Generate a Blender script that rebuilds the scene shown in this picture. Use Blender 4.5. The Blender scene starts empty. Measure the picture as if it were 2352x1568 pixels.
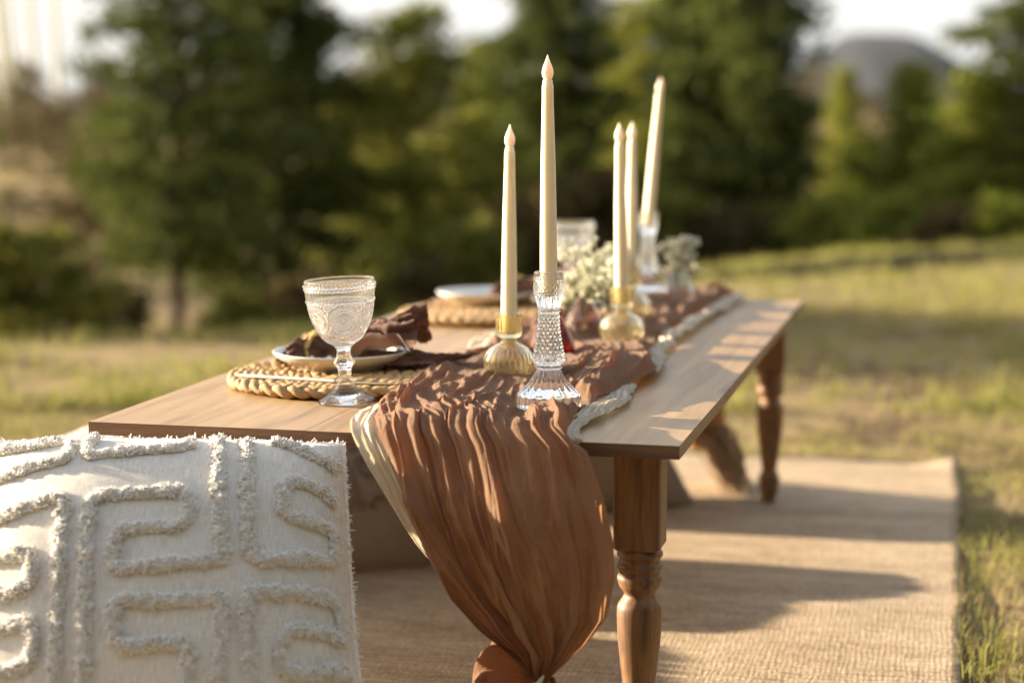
import bpy, math, random
import numpy as np
from mathutils import Vector, Matrix

rng = np.random.default_rng(7)
random.seed(7)
sc = bpy.context.scene
col = sc.collection

# ------------------------------------------------------------------ camera
CH = 0.737
FPX, CX, CY, HZ = 4300.0, 1176.0, 784.0, 258.0
PITCH = math.atan((CY - HZ) / FPX)
cam_d = bpy.data.cameras.new("camera")
cam = bpy.data.objects.new("camera", cam_d)
col.objects.link(cam)
cam.location = (0, 0, CH)
cam.rotation_euler = (math.pi / 2 - PITCH, 0, 0)
cam_d.sensor_width = 36.0
cam_d.lens = FPX / 2352.0 * 36.0
cam_d.clip_start = 0.05
cam_d.clip_end = 6000
cam_d.dof.use_dof = True
cam_d.dof.focus_distance = 2.16
cam_d.dof.aperture_fstop = 2.55
sc.camera = cam

# ------------------------------------------------------------------ light
SUN_AZ = math.radians(69)      # to the left of the view direction
SUN_EL = math.radians(13)
world = bpy.data.worlds.new("World")
sc.world = world
world.use_nodes = True
wn = world.node_tree.nodes
wl = world.node_tree.links
wn.clear()
w_out = wn.new('ShaderNodeOutputWorld')
w_bg = wn.new('ShaderNodeBackground')
w_sky = wn.new('ShaderNodeTexSky')
w_sky.sky_type = 'NISHITA'
w_sky.sun_disc = False
w_sky.sun_elevation = SUN_EL
w_sky.sun_rotation = -SUN_AZ
w_sky.air_density = 1.0
w_sky.dust_density = 4.0
w_sky.ozone_density = 1.0
w_bg.inputs['Strength'].default_value = 0.12
w_mix = wn.new('ShaderNodeMix')            # thin bright cloud veil over the clear sky
w_mix.data_type = 'RGBA'
w_mix.inputs[0].default_value = 0.72
w_mix.inputs[7].default_value = (2.15, 2.17, 2.20, 1)
w_tc = wn.new('ShaderNodeTexCoord')        # the veil thins from the horizon to the zenith
w_sep = wn.new('ShaderNodeSeparateXYZ')
w_map = wn.new('ShaderNodeMapRange')
w_map.inputs['From Min'].default_value = 0.0
w_map.inputs['From Max'].default_value = 0.9
w_map.inputs['To Min'].default_value = 0.86
w_map.inputs['To Max'].default_value = 0.34
wl.new(w_tc.outputs['Generated'], w_sep.inputs[0])
wl.new(w_sep.outputs['Z'], w_map.inputs['Value'])
wl.new(w_map.outputs[0], w_mix.inputs[0])
wl.new(w_sky.outputs['Color'], w_mix.inputs[6])
wl.new(w_mix.outputs[2], w_bg.inputs['Color'])
wl.new(w_bg.outputs['Background'], w_out.inputs['Surface'])

sun_d = bpy.data.lights.new("sun", 'SUN')
sun_d.energy = 5.0
sun_d.angle = math.radians(0.53)
sun_d.color = (1.0, 0.85, 0.63)
sun = bpy.data.objects.new("sun", sun_d)
col.objects.link(sun)
to_sun = Vector((-math.sin(SUN_AZ) * math.cos(SUN_EL), math.cos(SUN_AZ) * math.cos(SUN_EL), math.sin(SUN_EL)))
sun.rotation_euler = to_sun.to_track_quat('Z', 'Y').to_euler()
sun.location = to_sun * 30

sc.view_settings.view_transform = 'Standard'
sc.view_settings.look = 'None'
sc.view_settings.gamma = 1.0
sc.view_settings.use_curve_mapping = False
sc.view_settings.exposure = 2.12
cy = sc.cycles
cy.max_bounces = 14
cy.transmission_bounces = 14
cy.transparent_max_bounces = 12
cy.diffuse_bounces = 4
cy.glossy_bounces = 6
cy.sample_clamp_indirect = 16.0
cy.caustics_refractive = True
cy.caustics_reflective = False
cy.blur_glossy = 0.3
cy.use_denoising = True

# ------------------------------------------------------------------ helpers
_F = np.array([0, math.cos(PITCH), -math.sin(PITCH)])
_U = np.array([0, math.sin(PITCH), math.cos(PITCH)])
_R = np.array([1.0, 0, 0])
CAM = np.array([0, 0, CH])


def ray(x, y):
    return _F + _R * (x - CX) / FPX - _U * (y - CY) / FPX


def at(x, y, z=0.0):
    r = ray(x, y)
    return CAM + r * ((z - CH) / r[2])


def atY(x, y, Y):
    r = ray(x, y)
    return CAM + r * (Y / r[1])


def proj(P):
    P = np.asarray(P, float) - CAM
    f = P @ _F
    return CX + FPX * (P @ _R) / f, CY - FPX * (P @ _U) / f


def mk(name, verts, faces, mat=None, parent=None, smooth=True, uv=None, loc=None):
    """One mesh object from arrays; faces is an (M,3|4) array or a list of such arrays."""
    verts = np.asarray(verts, np.float32).reshape(-1, 3)
    if not isinstance(faces, list):
        faces = [faces]
    faces = [np.asarray(f, np.int32) for f in faces if len(f)]
    me = bpy.data.meshes.new(name)
    me.vertices.add(len(verts))
    me.vertices.foreach_set("co", verts.ravel())
    loops = np.concatenate([f.ravel() for f in faces])
    tot = np.concatenate([np.full(len(f), f.shape[1], np.int32) for f in faces])
    start = np.concatenate([[0], np.cumsum(tot)[:-1]]).astype(np.int32)
    me.loops.add(len(loops))
    me.loops.foreach_set("vertex_index", loops)
    me.polygons.add(len(tot))
    me.polygons.foreach_set("loop_start", start)
    me.polygons.foreach_set("loop_total", tot)
    me.polygons.foreach_set("use_smooth", np.full(len(tot), bool(smooth)))
    if uv is not None:
        ul = me.uv_layers.new(name="UVMap")
        ul.data.foreach_set("uv", np.asarray(uv, np.float32)[loops].ravel())
    me.update(calc_edges=True)
    me.validate()
    o = bpy.data.objects.new(name, me)
    if mat is not None:
        me.materials.append(mat)
    if loc is not None:
        o.location = loc
    col.objects.link(o)
    if parent is not None:
        o.parent = parent
    return o


def thing(name, label, cat, loc=(0, 0, 0), rotz=0.0, group=None):
    o = bpy.data.objects.new(name, None)
    o.empty_display_size = 0.05
    col.objects.link(o)
    o.location = loc
    o.rotation_euler = (0, 0, rotz)
    return tag(o, label, cat, group)


def tag(o, label, cat, group=None):
    o['label'] = label
    o['category'] = cat
    if group:
        o['group'] = group
    return o


def struct(o):
    o['kind'] = 'structure'
    return o


def stuff(o):
    o['kind'] = 'stuff'
    return o


def copy_tree(o, label=None, parent=None):
    c = o.copy()
    col.objects.link(c)
    if parent is not None:
        c.parent = parent
    if label:
        c['label'] = label
    for ch in list(o.children):
        copy_tree(ch, None, c)
    return c


def gridfaces(nu, nv, closeu=False, off=0):
    """quads of a grid with index i*nv+j ; i along u (nu), j along v (nv)"""
    iu = np.arange(nu if closeu else nu - 1)
    jv = np.arange(nv - 1)
    I, J = np.meshgrid(iu, jv, indexing='ij')
    I2 = (I + 1) % nu
    f = np.stack([I * nv + J, I2 * nv + J, I2 * nv + J + 1, I * nv + J + 1], -1).reshape(-1, 4)
    return f + off


def lathe_v(profile, n=64, disp=None):
    """profile list of (r,z); returns verts, faces. disp(theta(2d), idx(2d), r, z) -> dr"""
    pr = np.asarray(profile, float)
    th = np.linspace(0, 2 * np.pi, n, endpoint=False)
    T, R = np.meshgrid(th, pr[:, 0], indexing='ij')
    _, Z = np.meshgrid(th, pr[:, 1], indexing='ij')
    if disp is not None:
        R = R + disp(T, R, Z)
    V = np.stack([R * np.cos(T), R * np.sin(T), Z], -1).reshape(-1, 3)
    return V, gridfaces(n, len(pr), True)


def resample(pts, n, smooth=True):
    """dense polyline through the points (Catmull-Rom-ish through cubic hermite on chord length)"""
    P = np.asarray(pts, float)
    if P.ndim == 1:
        P = P[:, None]
    d = np.concatenate([[0], np.cumsum(np.linalg.norm(np.diff(P, axis=0), axis=1) + 1e-9)])
    t = np.linspace(0, d[-1], n)
    if not smooth or len(P) < 3:
        return np.stack([np.interp(t, d, P[:, k]) for k in range(P.shape[1])], -1)
    m = np.zeros_like(P)
    m[1:-1] = (P[2:] - P[:-2]) / (d[2:] - d[:-2])[:, None]
    m[0] = (P[1] - P[0]) / (d[1] - d[0])
    m[-1] = (P[-1] - P[-2]) / (d[-1] - d[-2])
    i = np.clip(np.searchsorted(d, t, side='right') - 1, 0, len(P) - 2)
    h = (d[i + 1] - d[i])
    s = ((t - d[i]) / h)[:, None]
    h = h[:, None]
    return ((2 * s**3 - 3 * s**2 + 1) * P[i] + (s**3 - 2 * s**2 + s) * h * m[i]
            + (-2 * s**3 + 3 * s**2) * P[i + 1] + (s**3 - s**2) * h * m[i + 1])


def smooth1(x, xs, ys):
    """monotone-ish smooth interpolation"""
    P = np.stack([np.asarray(xs, float), np.asarray(ys, float)], -1)
    Q = resample(P, 400)
    o = np.argsort(Q[:, 0])
    return np.interp(x, Q[o, 0], Q[o, 1])


def _hash(ix, iy, seed):
    h = (ix.astype(np.int64) * 374761393 + iy.astype(np.int64) * 668265263 + seed * 1442695041) & 0xFFFFFFFF
    h = ((h ^ (h >> 13)) * 1274126177) & 0xFFFFFFFF
    h = h ^ (h >> 16)
    return (h & 0xFFFF) / 65535.0


def vnoise(x, y, seed=0):
    x = np.asarray(x, float)
    y = np.asarray(y, float)
    x, y = np.broadcast_arrays(x, y)
    ix = np.floor(x)
    iy = np.floor(y)
    fx = x - ix
    fy = y - iy
    fx = fx * fx * fx * (fx * (fx * 6 - 15) + 10)
    fy = fy * fy * fy * (fy * (fy * 6 - 15) + 10)
    a = _hash(ix, iy, seed)
    b = _hash(ix + 1, iy, seed)
    c = _hash(ix, iy + 1, seed)
    d = _hash(ix + 1, iy + 1, seed)
    return (a + (b - a) * fx) * (1 - fy) + (c + (d - c) * fx) * fy


def fbm(x, y, seed=0, oct=4):
    s = 0
    a = 0.5
    t = 0
    for k in range(oct):
        s = s + a * vnoise(x * 2**k, y * 2**k, seed + k * 17)
        t += a
        a *= 0.5
    return s / t


def sstep(a, b, x):
    t = np.clip((x - a) / (b - a), 0, 1)
    return t * t * (3 - 2 * t)


def tube_v(sweep, rad, n=6, cap=True):
    """tube along path, rad scalar or array"""
    P = np.asarray(sweep, float)
    m = len(P)
    rad = np.broadcast_to(np.asarray(rad, float), (m,))
    T = np.gradient(P, axis=0)
    T /= np.linalg.norm(T, axis=1)[:, None] + 1e-12
    ref = np.array([0, 0, 1.0]) if abs(T[:, 2]).mean() < 0.8 else np.array([1.0, 0, 0])
    A = np.cross(T, ref)
    A /= np.linalg.norm(A, axis=1)[:, None] + 1e-12
    B = np.cross(A, T)
    th = np.linspace(0, 2 * np.pi, n, endpoint=False)
    V = P[:, None, :] + rad[:, None, None] * (A[:, None, :] * np.cos(th)[None, :, None] + B[:, None, :] * np.sin(th)[None, :, None])
    V = V.reshape(-1, 3)
    I, J = np.meshgrid(np.arange(m - 1), np.arange(n), indexing='ij')
    J2 = (J + 1) % n
    F = np.stack([I * n + J, I * n + J2, (I + 1) * n + J2, (I + 1) * n + J], -1).reshape(-1, 4)
    return V, F


class Bag:
    """collects pieces that make one mesh"""
    def __init__(self):
        self.v = []
        self.f4 = []
        self.f3 = []
        self.n = 0

    def add(self, V, F):
        V = np.asarray(V, float).reshape(-1, 3)
        F = np.asarray(F, int)
        (self.f4 if F.shape[1] == 4 else self.f3).append(F + self.n)
        self.v.append(V)
        self.n += len(V)

    def build(self, name, mat, parent=None, smooth=True):
        fs = []
        if self.f4:
            fs.append(np.concatenate(self.f4))
        if self.f3:
            fs.append(np.concatenate(self.f3))
        return mk(name, np.concatenate(self.v), fs, mat, parent, smooth)


def ico(r=1.0, sub=1):
    t = (1 + 5**0.5) / 2
    v = [(-1, t, 0), (1, t, 0), (-1, -t, 0), (1, -t, 0), (0, -1, t), (0, 1, t), (0, -1, -t), (0, 1, -t), (t, 0, -1), (t, 0, 1), (-t, 0, -1), (-t, 0, 1)]
    f = [(0, 11, 5), (0, 5, 1), (0, 1, 7), (0, 7, 10), (0, 10, 11), (1, 5, 9), (5, 11, 4), (11, 10, 2), (10, 7, 6), (7, 1, 8), (3, 9, 4), (3, 4, 2), (3, 2, 6), (3, 6, 8), (3, 8, 9), (4, 9, 5), (2, 4, 11), (6, 2, 10), (8, 6, 7), (9, 8, 1)]
    v = [np.array(p) / np.linalg.norm(p) for p in v]
    for _ in range(sub):
        nf = []
        cache = {}

        def mid(a, b):
            k = (min(a, b), max(a, b))
            if k not in cache:
                m = v[a] + v[b]
                v.append(m / np.linalg.norm(m))
                cache[k] = len(v) - 1
            return cache[k]
        for a, b, c in f:
            ab, bc, ca = mid(a, b), mid(b, c), mid(c, a)
            nf += [(a, ab, ca), (b, bc, ab), (c, ca, bc), (ab, bc, ca)]
        f = nf
    return np.array(v) * r, np.array(f)


# ------------------------------------------------------------------ materials
def lin(c):
    return tuple(((x / 255 + 0.055) / 1.055)**2.4 if x / 255 > 0.04045 else x / 255 / 12.92 for x in c)


class M:
    """small node builder"""
    def __init__(self, name):
        self.m = bpy.data.materials.new(name)
        self.m.use_nodes = True
        self.nt = self.m.node_tree
        self.nt.nodes.clear()
        self.out = self.nt.nodes.new('ShaderNodeOutputMaterial')

    def n(self, t, **kw):
        nd = self.nt.nodes.new(t)
        for k, v in kw.items():
            if k.startswith('i_'):
                nd.inputs[k[2:].replace('_', ' ')].default_value = v
            else:
                setattr(nd, k, v)
        return nd

    def l(self, a, b):
        self.nt.links.new(a, b)

    def bsdf(self, color=(0.5, 0.5, 0.5), rough=0.6, **kw):
        b = self.n('ShaderNodeBsdfPrincipled')
        b.inputs['Base Color'].default_value = (*color, 1)
        b.inputs['Roughness'].default_value = rough
        for k, v in kw.items():
            b.inputs[k.replace('_', ' ')].default_value = v
        self.b = b
        return b

    def coords(self, kind='Object', scale=(1, 1, 1), rot=(0, 0, 0)):
        tc = self.n('ShaderNodeTexCoord')
        mp = self.n('ShaderNodeMapping')
        mp.inputs['Scale'].default_value = scale
        mp.inputs['Rotation'].default_value = rot
        self.l(tc.outputs[kind], mp.inputs['Vector'])
        return mp.outputs['Vector']

    def noise(self, vec, scale=5, detail=4, rough=0.55, dist=0.0):
        nd = self.n('ShaderNodeTexNoise')
        nd.inputs['Scale'].default_value = scale
        nd.inputs['Detail'].default_value = detail
        nd.inputs['Roughness'].default_value = rough
        nd.inputs['Distortion'].default_value = dist
        self.l(vec, nd.inputs['Vector'])
        return nd.outputs['Fac']

    def ramp(self, fac, stops):
        r = self.n('ShaderNodeValToRGB')
        e = r.color_ramp.elements
        while len(e) < len(stops):
            e.new(0.5)
        for k, (p, c) in enumerate(stops):
            e[k].position = p
            e[k].color = (*c, 1) if len(c) == 3 else c
        self.l(fac, r.inputs['Fac'])
        return r.outputs['Color']

    def mix(self, fac, a, b, blend='MIX'):
        nd = self.n('ShaderNodeMix', data_type='RGBA', blend_type=blend)
        for s, v in ((0, fac), (6, a), (7, b)):
            if isinstance(v, (int, float)):
                nd.inputs[s].default_value = v
            elif isinstance(v, tuple):
                nd.inputs[s].default_value = (*v, 1)
            else:
                self.l(v, nd.inputs[s])
        return nd.outputs[2]

    def math(self, op, a, b=None):
        nd = self.n('ShaderNodeMath', operation=op)
        for s, v in ((0, a), (1, b)):
            if v is None:
                continue
            if isinstance(v, (int, float)):
                nd.inputs[s].default_value = v
            else:
                self.l(v, nd.inputs[s])
        return nd.outputs[0]

    def bump(self, h, strength=0.3, dist=0.001):
        nd = self.n('ShaderNodeBump')
        nd.inputs['Strength'].default_value = strength
        nd.inputs['Distance'].default_value = dist
        self.l(h, nd.inputs['Height'])
        return nd.outputs['Normal']

    def done(self, shader=None):
        self.l(shader if shader is not None else self.b.outputs[0], self.out.inputs['Surface'])
        return self.m


def mat_wood(name, dark, mid, light, axis='Y', rough=0.45, coat=0.0, scale=1.0, knots=False):
    m = M(name)
    s = [14.0, 14.0, 14.0]
    s['XYZ'.index(axis)] = 0.9
    v = m.coords('Object', tuple(k * scale for k in s))
    oi = m.n('ShaderNodeObjectInfo')
    add = m.n('ShaderNodeVectorMath', operation='MULTIPLY_ADD')
    add.inputs[1].default_value = (1, 1, 1)
    cmb = m.n('ShaderNodeCombineXYZ')
    r10 = m.math('MULTIPLY', oi.outputs['Random'], 37.0)
    for k in range(3):
        m.l(r10, cmb.inputs[k])
    m.l(v, add.inputs[0])
    m.l(cmb.outputs[0], add.inputs[2])
    v = add.outputs[0]
    n1 = m.noise(v, 2.2, 6, 0.6, 0.8)
    n2 = m.noise(v, 11.0, 5, 0.65, 0.3)
    f = m.math('ADD', m.math('MULTIPLY', n1, 0.65), m.math('MULTIPLY', n2, 0.35))
    c = m.ramp(f, [(0.36, dark), (0.48, mid), (0.63, light)])
    big = m.noise(m.coords('Object', (3, 3, 3)), 1.3, 3, 0.5)
    c = m.mix(m.math('MULTIPLY', big, 0.35), c, dark, 'MIX')
    if knots:
        vo = m.n('ShaderNodeTexVoronoi')
        vo.inputs['Scale'].default_value = 1.0
        kv = m.coords('Object', (4.2, 1.9, 0.01))
        m.l(kv, vo.inputs['Vector'])
        kf = m.ramp(vo.outputs['Distance'], [(0.0, (1, 1, 1)), (0.045, (0.6, 0.6, 0.6)), (0.085, (0, 0, 0))])
        c = m.mix(kf, c, tuple(x * 0.35 for x in dark))
    b = m.bsdf(mid, rough)
    m.l(c, b.inputs['Base Color'])
    rr = m.n('ShaderNodeMapRange')
    rr.inputs['To Min'].default_value = rough - 0.08
    rr.inputs['To Max'].default_value = rough + 0.15
    m.l(n2, rr.inputs['Value'])
    m.l(rr.outputs[0], b.inputs['Roughness'])
    b.inputs['Coat Weight'].default_value = coat
    b.inputs['Coat Roughness'].default_value = 0.25
    m.l(m.bump(n2, 0.25, 0.0006), b.inputs['Normal'])
    return m.done()


def mat_glass(name, color=(1, 1, 1), rough=0.0, ior=1.5, bump=0.0, bscale=60, milk=0.02, scat=None):
    m = M(name)
    b = m.bsdf(color, rough)
    b.inputs['Transmission Weight'].default_value = 1.0
    b.inputs['IOR'].default_value = ior
    if bump:
        n = m.noise(m.coords('Object'), bscale, 2, 0.5)
        m.l(m.bump(n, bump, 0.001), b.inputs['Normal'])
    # a little light scatters inside moulded glass
    d = m.n('ShaderNodeBsdfDiffuse')
    d.inputs['Color'].default_value = (*(scat or [x**0.5 * 0.95 for x in color]), 1)
    t = m.n('ShaderNodeBsdfTranslucent')
    t.inputs['Color'].default_value = (*(scat or [x**0.5 * 0.95 for x in color]), 1)
    m1 = m.n('ShaderNodeMixShader')
    m1.inputs[0].default_value = 0.6
    m.l(d.outputs[0], m1.inputs[1])
    m.l(t.outputs[0], m1.inputs[2])
    m2 = m.n('ShaderNodeMixShader')
    m2.inputs[0].default_value = milk
    m.l(b.outputs[0], m2.inputs[1])
    m.l(m1.outputs[0], m2.inputs[2])
    return m.done(m2.outputs[0])


def mat_cloth(name, c1, c2, trans=0.35, wscale=900, nscale=30, tcol=None, rough=0.9, bump=0.9):
    """thin crinkled gauze: diffuse with light passing through"""
    m = M(name)
    v = m.coords('Object')
    n1 = m.noise(v, nscale, 5, 0.6)
    n2 = m.noise(v, wscale, 2, 0.6)
    c = m.mix(n1, c1, c2)
    c = m.mix(m.math('MULTIPLY', n2, 0.35), c, tuple(x * 0.7 for x in c1))
    b = m.bsdf(c1, rough)
    b.inputs['Sheen Weight'].default_value = 0.25
    b.inputs['Sheen Roughness'].default_value = 0.5
    b.inputs['Specular IOR Level'].default_value = 0.15
    m.l(c, b.inputs['Base Color'])
    wv = m.noise(m.coords('Object', (300, 60, 45)), 1.0, 4, 0.6, 1.2)
    h = m.math('ADD', m.math('MULTIPLY', wv, 1.0), m.math('MULTIPLY', n2, 0.35))
    nrm = m.bump(h, bump, 0.0022)
    m.l(nrm, b.inputs['Normal'])
    t = m.n('ShaderNodeBsdfTranslucent')
    tc = m.mix(1.0, c, tcol or (1, 1, 1), 'MULTIPLY') if tcol else c
    m.l(tc, t.inputs['Color'])
    m.l(nrm, t.inputs['Normal'])
    mx = m.n('ShaderNodeMixShader')
    mx.inputs[0].default_value = trans
    m.l(b.outputs[0], mx.inputs[1])
    m.l(t.outputs[0], mx.inputs[2])
    return m.done(mx.outputs[0])


def mat_leaf(name, c1, c2, trans=0.3, scale=3.0):
    m = M(name)
    v = m.coords('Object')
    n1 = m.noise(v, scale, 3, 0.6)
    oi = m.n('ShaderNodeNewGeometry')
    c = m.mix(n1, c1, c2)
    c = m.mix(m.math('MULTIPLY', oi.outputs['Random Per Island'], 0.5), c, c2)
    b = m.bsdf(c1, 0.8)
    b.inputs['Specular IOR Level'].default_value = 0.08
    m.l(c, b.inputs['Base Color'])
    t = m.n('ShaderNodeBsdfTranslucent')
    m.l(c, t.inputs['Color'])
    mx = m.n('ShaderNodeMixShader')
    mx.inputs[0].default_value = trans
    m.l(b.outputs[0], mx.inputs[1])
    m.l(t.outputs[0], mx.inputs[2])
    return m.done(mx.outputs[0])


def mat_plain(name, c, rough=0.6, c2=None, nscale=20, bump=0.0, bdist=0.001, **kw):
    m = M(name)
    b = m.bsdf(c, rough, **kw)
    v = m.coords('Object')
    n = m.noise(v, nscale, 5, 0.6)
    m.l(m.mix(n, c, c2 or tuple(x * 0.75 for x in c)), b.inputs['Base Color'])
    if bump:
        m.l(m.bump(n, bump, bdist), b.inputs['Normal'])
    return m.done()


MAT = {}
MAT['top'] = mat_wood('tabletop_wood', (0.20, 0.108, 0.042), (0.345, 0.207, 0.088), (0.44, 0.28, 0.13), 'Y', 0.42, 0.12, 1.0, True)
MAT['top_end'] = mat_wood('tabletop_end_grain', (0.060, 0.027, 0.012), (0.115, 0.055, 0.026), (0.19, 0.10, 0.05), 'X', 0.6, 0.0, 1.6)
MAT['top_side'] = mat_wood('tabletop_side_wood', (0.16, 0.080, 0.036), (0.25, 0.135, 0.065), (0.33, 0.19, 0.10), 'Y', 0.5, 0.0, 1.2)
MAT['leg'] = mat_wood('leg_wood', (0.075, 0.032, 0.012), (0.205, 0.095, 0.033), (0.36, 0.185, 0.068), 'Z', 0.52, 0.06, 1.6)
MAT['glass'] = mat_glass('clear_glass', (1, 1, 1), 0.006, 1.5, 0.0, 60, 0.004)
MAT['glass_pressed'] = mat_glass('pressed_glass', (1, 0.995, 0.985), 0.008, 1.5, 0.0, 220, 0.015)
MAT['amber_pale'] = mat_glass('pale_amber_glass', (1.0, 0.95, 0.78), 0.006, 1.48, 0, 60, 0.045, (0.95, 0.80, 0.48))
MAT['amber'] = mat_glass('amber_glass', (1.0, 0.93, 0.68), 0.01, 1.48, 0, 60, 0.035, (0.95, 0.74, 0.36))
MAT['red_glass'] = mat_glass('red_brown_glass', (0.48, 0.10, 0.03), 0.0, 1.48)
MAT['mauve_glass'] = mat_glass('smoky_mauve_glass', (0.80, 0.62, 0.56), 0.0, 1.48)
MAT['runner'] = mat_cloth('brown_gauze', (0.32, 0.175, 0.094), (0.46, 0.275, 0.160), 0.55, 1400, 26, (1.0, 0.80, 0.55))
MAT['cream'] = mat_cloth('cream_gauze', (0.78, 0.70, 0.56), (0.84, 0.78, 0.66), 0.35, 1400, 30, (1.0, 0.95, 0.8))
MAT['napkin'] = mat_cloth('brown_linen', (0.115, 0.052, 0.033), (0.165, 0.080, 0.052), 0.10, 1000, 50, (1.0, 0.6, 0.4), 0.85, 0.5)
MAT['jute'] = mat_plain('seagrass_braid', (0.56, 0.37, 0.17), 0.8, (0.27, 0.15, 0.06), 70, 0.6, 0.002)
MAT['plate'] = mat_plain('stoneware', (0.78, 0.77, 0.72), 0.12, (0.70, 0.67, 0.60), 12, 0.05)
MAT['brass'] = mat_plain('brushed_brass', (0.75, 0.55, 0.28), 0.3, (0.68, 0.48, 0.22), 60, 0.05, 0.0005, Metallic=1.0)
MAT['handle'] = mat_plain('cream_handle', (0.75, 0.70, 0.60), 0.35, (0.70, 0.64, 0.54), 40)
MAT['fringe'] = mat_plain('tan_fringe', (0.55, 0.41, 0.27), 0.9, (0.40, 0.28, 0.17), 40)
MAT['ring'] = mat_plain('woven_cane', (0.66, 0.42, 0.14), 0.55, (0.45, 0.26, 0.08), 250, 0.7, 0.002)
MAT['petal'] = mat_leaf('white_petal', (0.92, 0.90, 0.79), (0.86, 0.84, 0.68), 0.3, 60)
MAT['stem'] = mat_plain('green_stem', (0.16, 0.20, 0.05), 0.6, (0.24, 0.24, 0.08), 40)
m_ = M('candle_wax')
b_ = m_.bsdf((0.84, 0.785, 0.61), 0.45)
b_.inputs['Subsurface Weight'].default_value = 0.65
b_.inputs['Subsurface Radius'].default_value = (0.009, 0.0075, 0.0045)
b_.inputs['Subsurface Scale'].default_value = 1.0
MAT['wax'] = m_.done()
m_ = M('flame_bulb')
b_ = m_.bsdf((0.86, 0.78, 0.68), 0.35)
b_.inputs['Subsurface Weight'].default_value = 0.6
b_.inputs['Subsurface Radius'].default_value = (0.012, 0.007, 0.004)
b_.inputs['Subsurface Scale'].default_value = 1.0
b_.inputs['Emission Color'].default_value = (1.0, 0.62, 0.32, 1)
b_.inputs['Emission Strength'].default_value = 0.06
MAT['flame'] = m_.done()

# pillow cotton: slubby plain weave
m_ = M('slub_cotton')
b_ = m_.bsdf((0.72, 0.66, 0.58), 0.95)
b_.inputs['Specular IOR Level'].default_value = 0.1
b_.inputs['Sheen Weight'].default_value = 0.2
uvv = m_.coords('UV', (1, 1, 1))
ws = m_.noise(m_.coords('UV', (420, 26, 1)), 1.0, 3, 0.65)
wt = m_.noise(m_.coords('UV', (30, 380, 1)), 1.0, 3, 0.65)
ff = m_.math('ADD', m_.math('MULTIPLY', ws, 0.65), m_.math('MULTIPLY', wt, 0.35))
m_.l(m_.ramp(ff, [(0.38, (0.55, 0.50, 0.435)), (0.50, (0.67, 0.62, 0.55)), (0.62, (0.80, 0.755, 0.685))]), b_.inputs['Base Color'])
m_.l(m_.bump(ff, 0.55, 0.0016), b_.inputs['Normal'])
MAT['cotton'] = m_.done()
MAT['tuft'] = mat_plain('cotton_yarn', (0.90, 0.865, 0.81), 0.95, (0.83, 0.785, 0.72), 120)
MAT['tuft'].node_tree.nodes['Principled BSDF'].inputs['Specular IOR Level'].default_value = 0.1
MAT['taupe'] = mat_plain('taupe_linen', (0.34, 0.265, 0.205), 0.95, (0.27, 0.205, 0.155), 30, 0.4, 0.002)  # pillow cover darkened to carry the shade under the table
MAT['taupe_yarn'] = mat_plain('taupe_yarn', (0.42, 0.335, 0.265), 0.95, (0.35, 0.275, 0.21), 60)  # tuft yarn darkened with the same painted shade
MAT['wool_grey'] = mat_plain('grey_wool', (0.30, 0.25, 0.21), 0.95, (0.24, 0.19, 0.16), 60, 0.4, 0.003)

# jute rug
m_ = M('jute_weave')
b_ = m_.bsdf((0.5, 0.38, 0.25), 0.9)
b_.inputs['Specular IOR Level'].default_value = 0.1
rows = m_.n('ShaderNodeTexWave', wave_type='BANDS', bands_direction='Y', wave_profile='SIN')
rows.inputs['Scale'].default_value = 1.0
rows.inputs['Distortion'].default_value = 7.0
rows.inputs['Detail'].default_value = 4
rows.inputs['Detail Scale'].default_value = 1.2
m_.l(m_.coords('Object', (14, 20, 14)), rows.inputs['Vector'])
cols_ = m_.n('ShaderNodeTexWave', wave_type='BANDS', bands_direction='X', wave_profile='SIN')
cols_.inputs['Scale'].default_value = 1.0
cols_.inputs['Distortion'].default_value = 5.0
cols_.inputs['Detail'].default_value = 4
m_.l(m_.coords('Object', (42, 16, 42)), cols_.inputs['Vector'])
hh = m_.math('MULTIPLY', rows.outputs['Fac'], m_.math('ADD', m_.math('MULTIPLY', cols_.outputs['Fac'], 0.6), 0.4))
big = m_.noise(m_.coords('Object', (2.5, 9, 3)), 1.5, 4, 0.6)
fine = m_.noise(m_.coords('Object', (150, 80, 90)), 1.0, 4, 0.65)
clod = m_.noise(m_.coords('Object', (28, 60, 28)), 1.0, 3, 0.6)
hv = m_.math('ADD', m_.math('MULTIPLY', hh, 0.13), m_.math('ADD', m_.math('MULTIPLY', big, 0.34), m_.math('ADD', m_.math('MULTIPLY', fine, 0.34), m_.math('MULTIPLY', clod, 0.22))))
m_.l(m_.ramp(hv, [(0.30, (0.16, 0.10, 0.06)), (0.50, (0.42, 0.315, 0.21)), (0.70, (0.60, 0.485, 0.345))]), b_.inputs['Base Color'])
m_.l(m_.bump(m_.math('ADD', m_.math('MULTIPLY', hh, 0.4), fine), 0.55, 0.003), b_.inputs['Normal'])
MAT['rug'] = m_.done()

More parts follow.
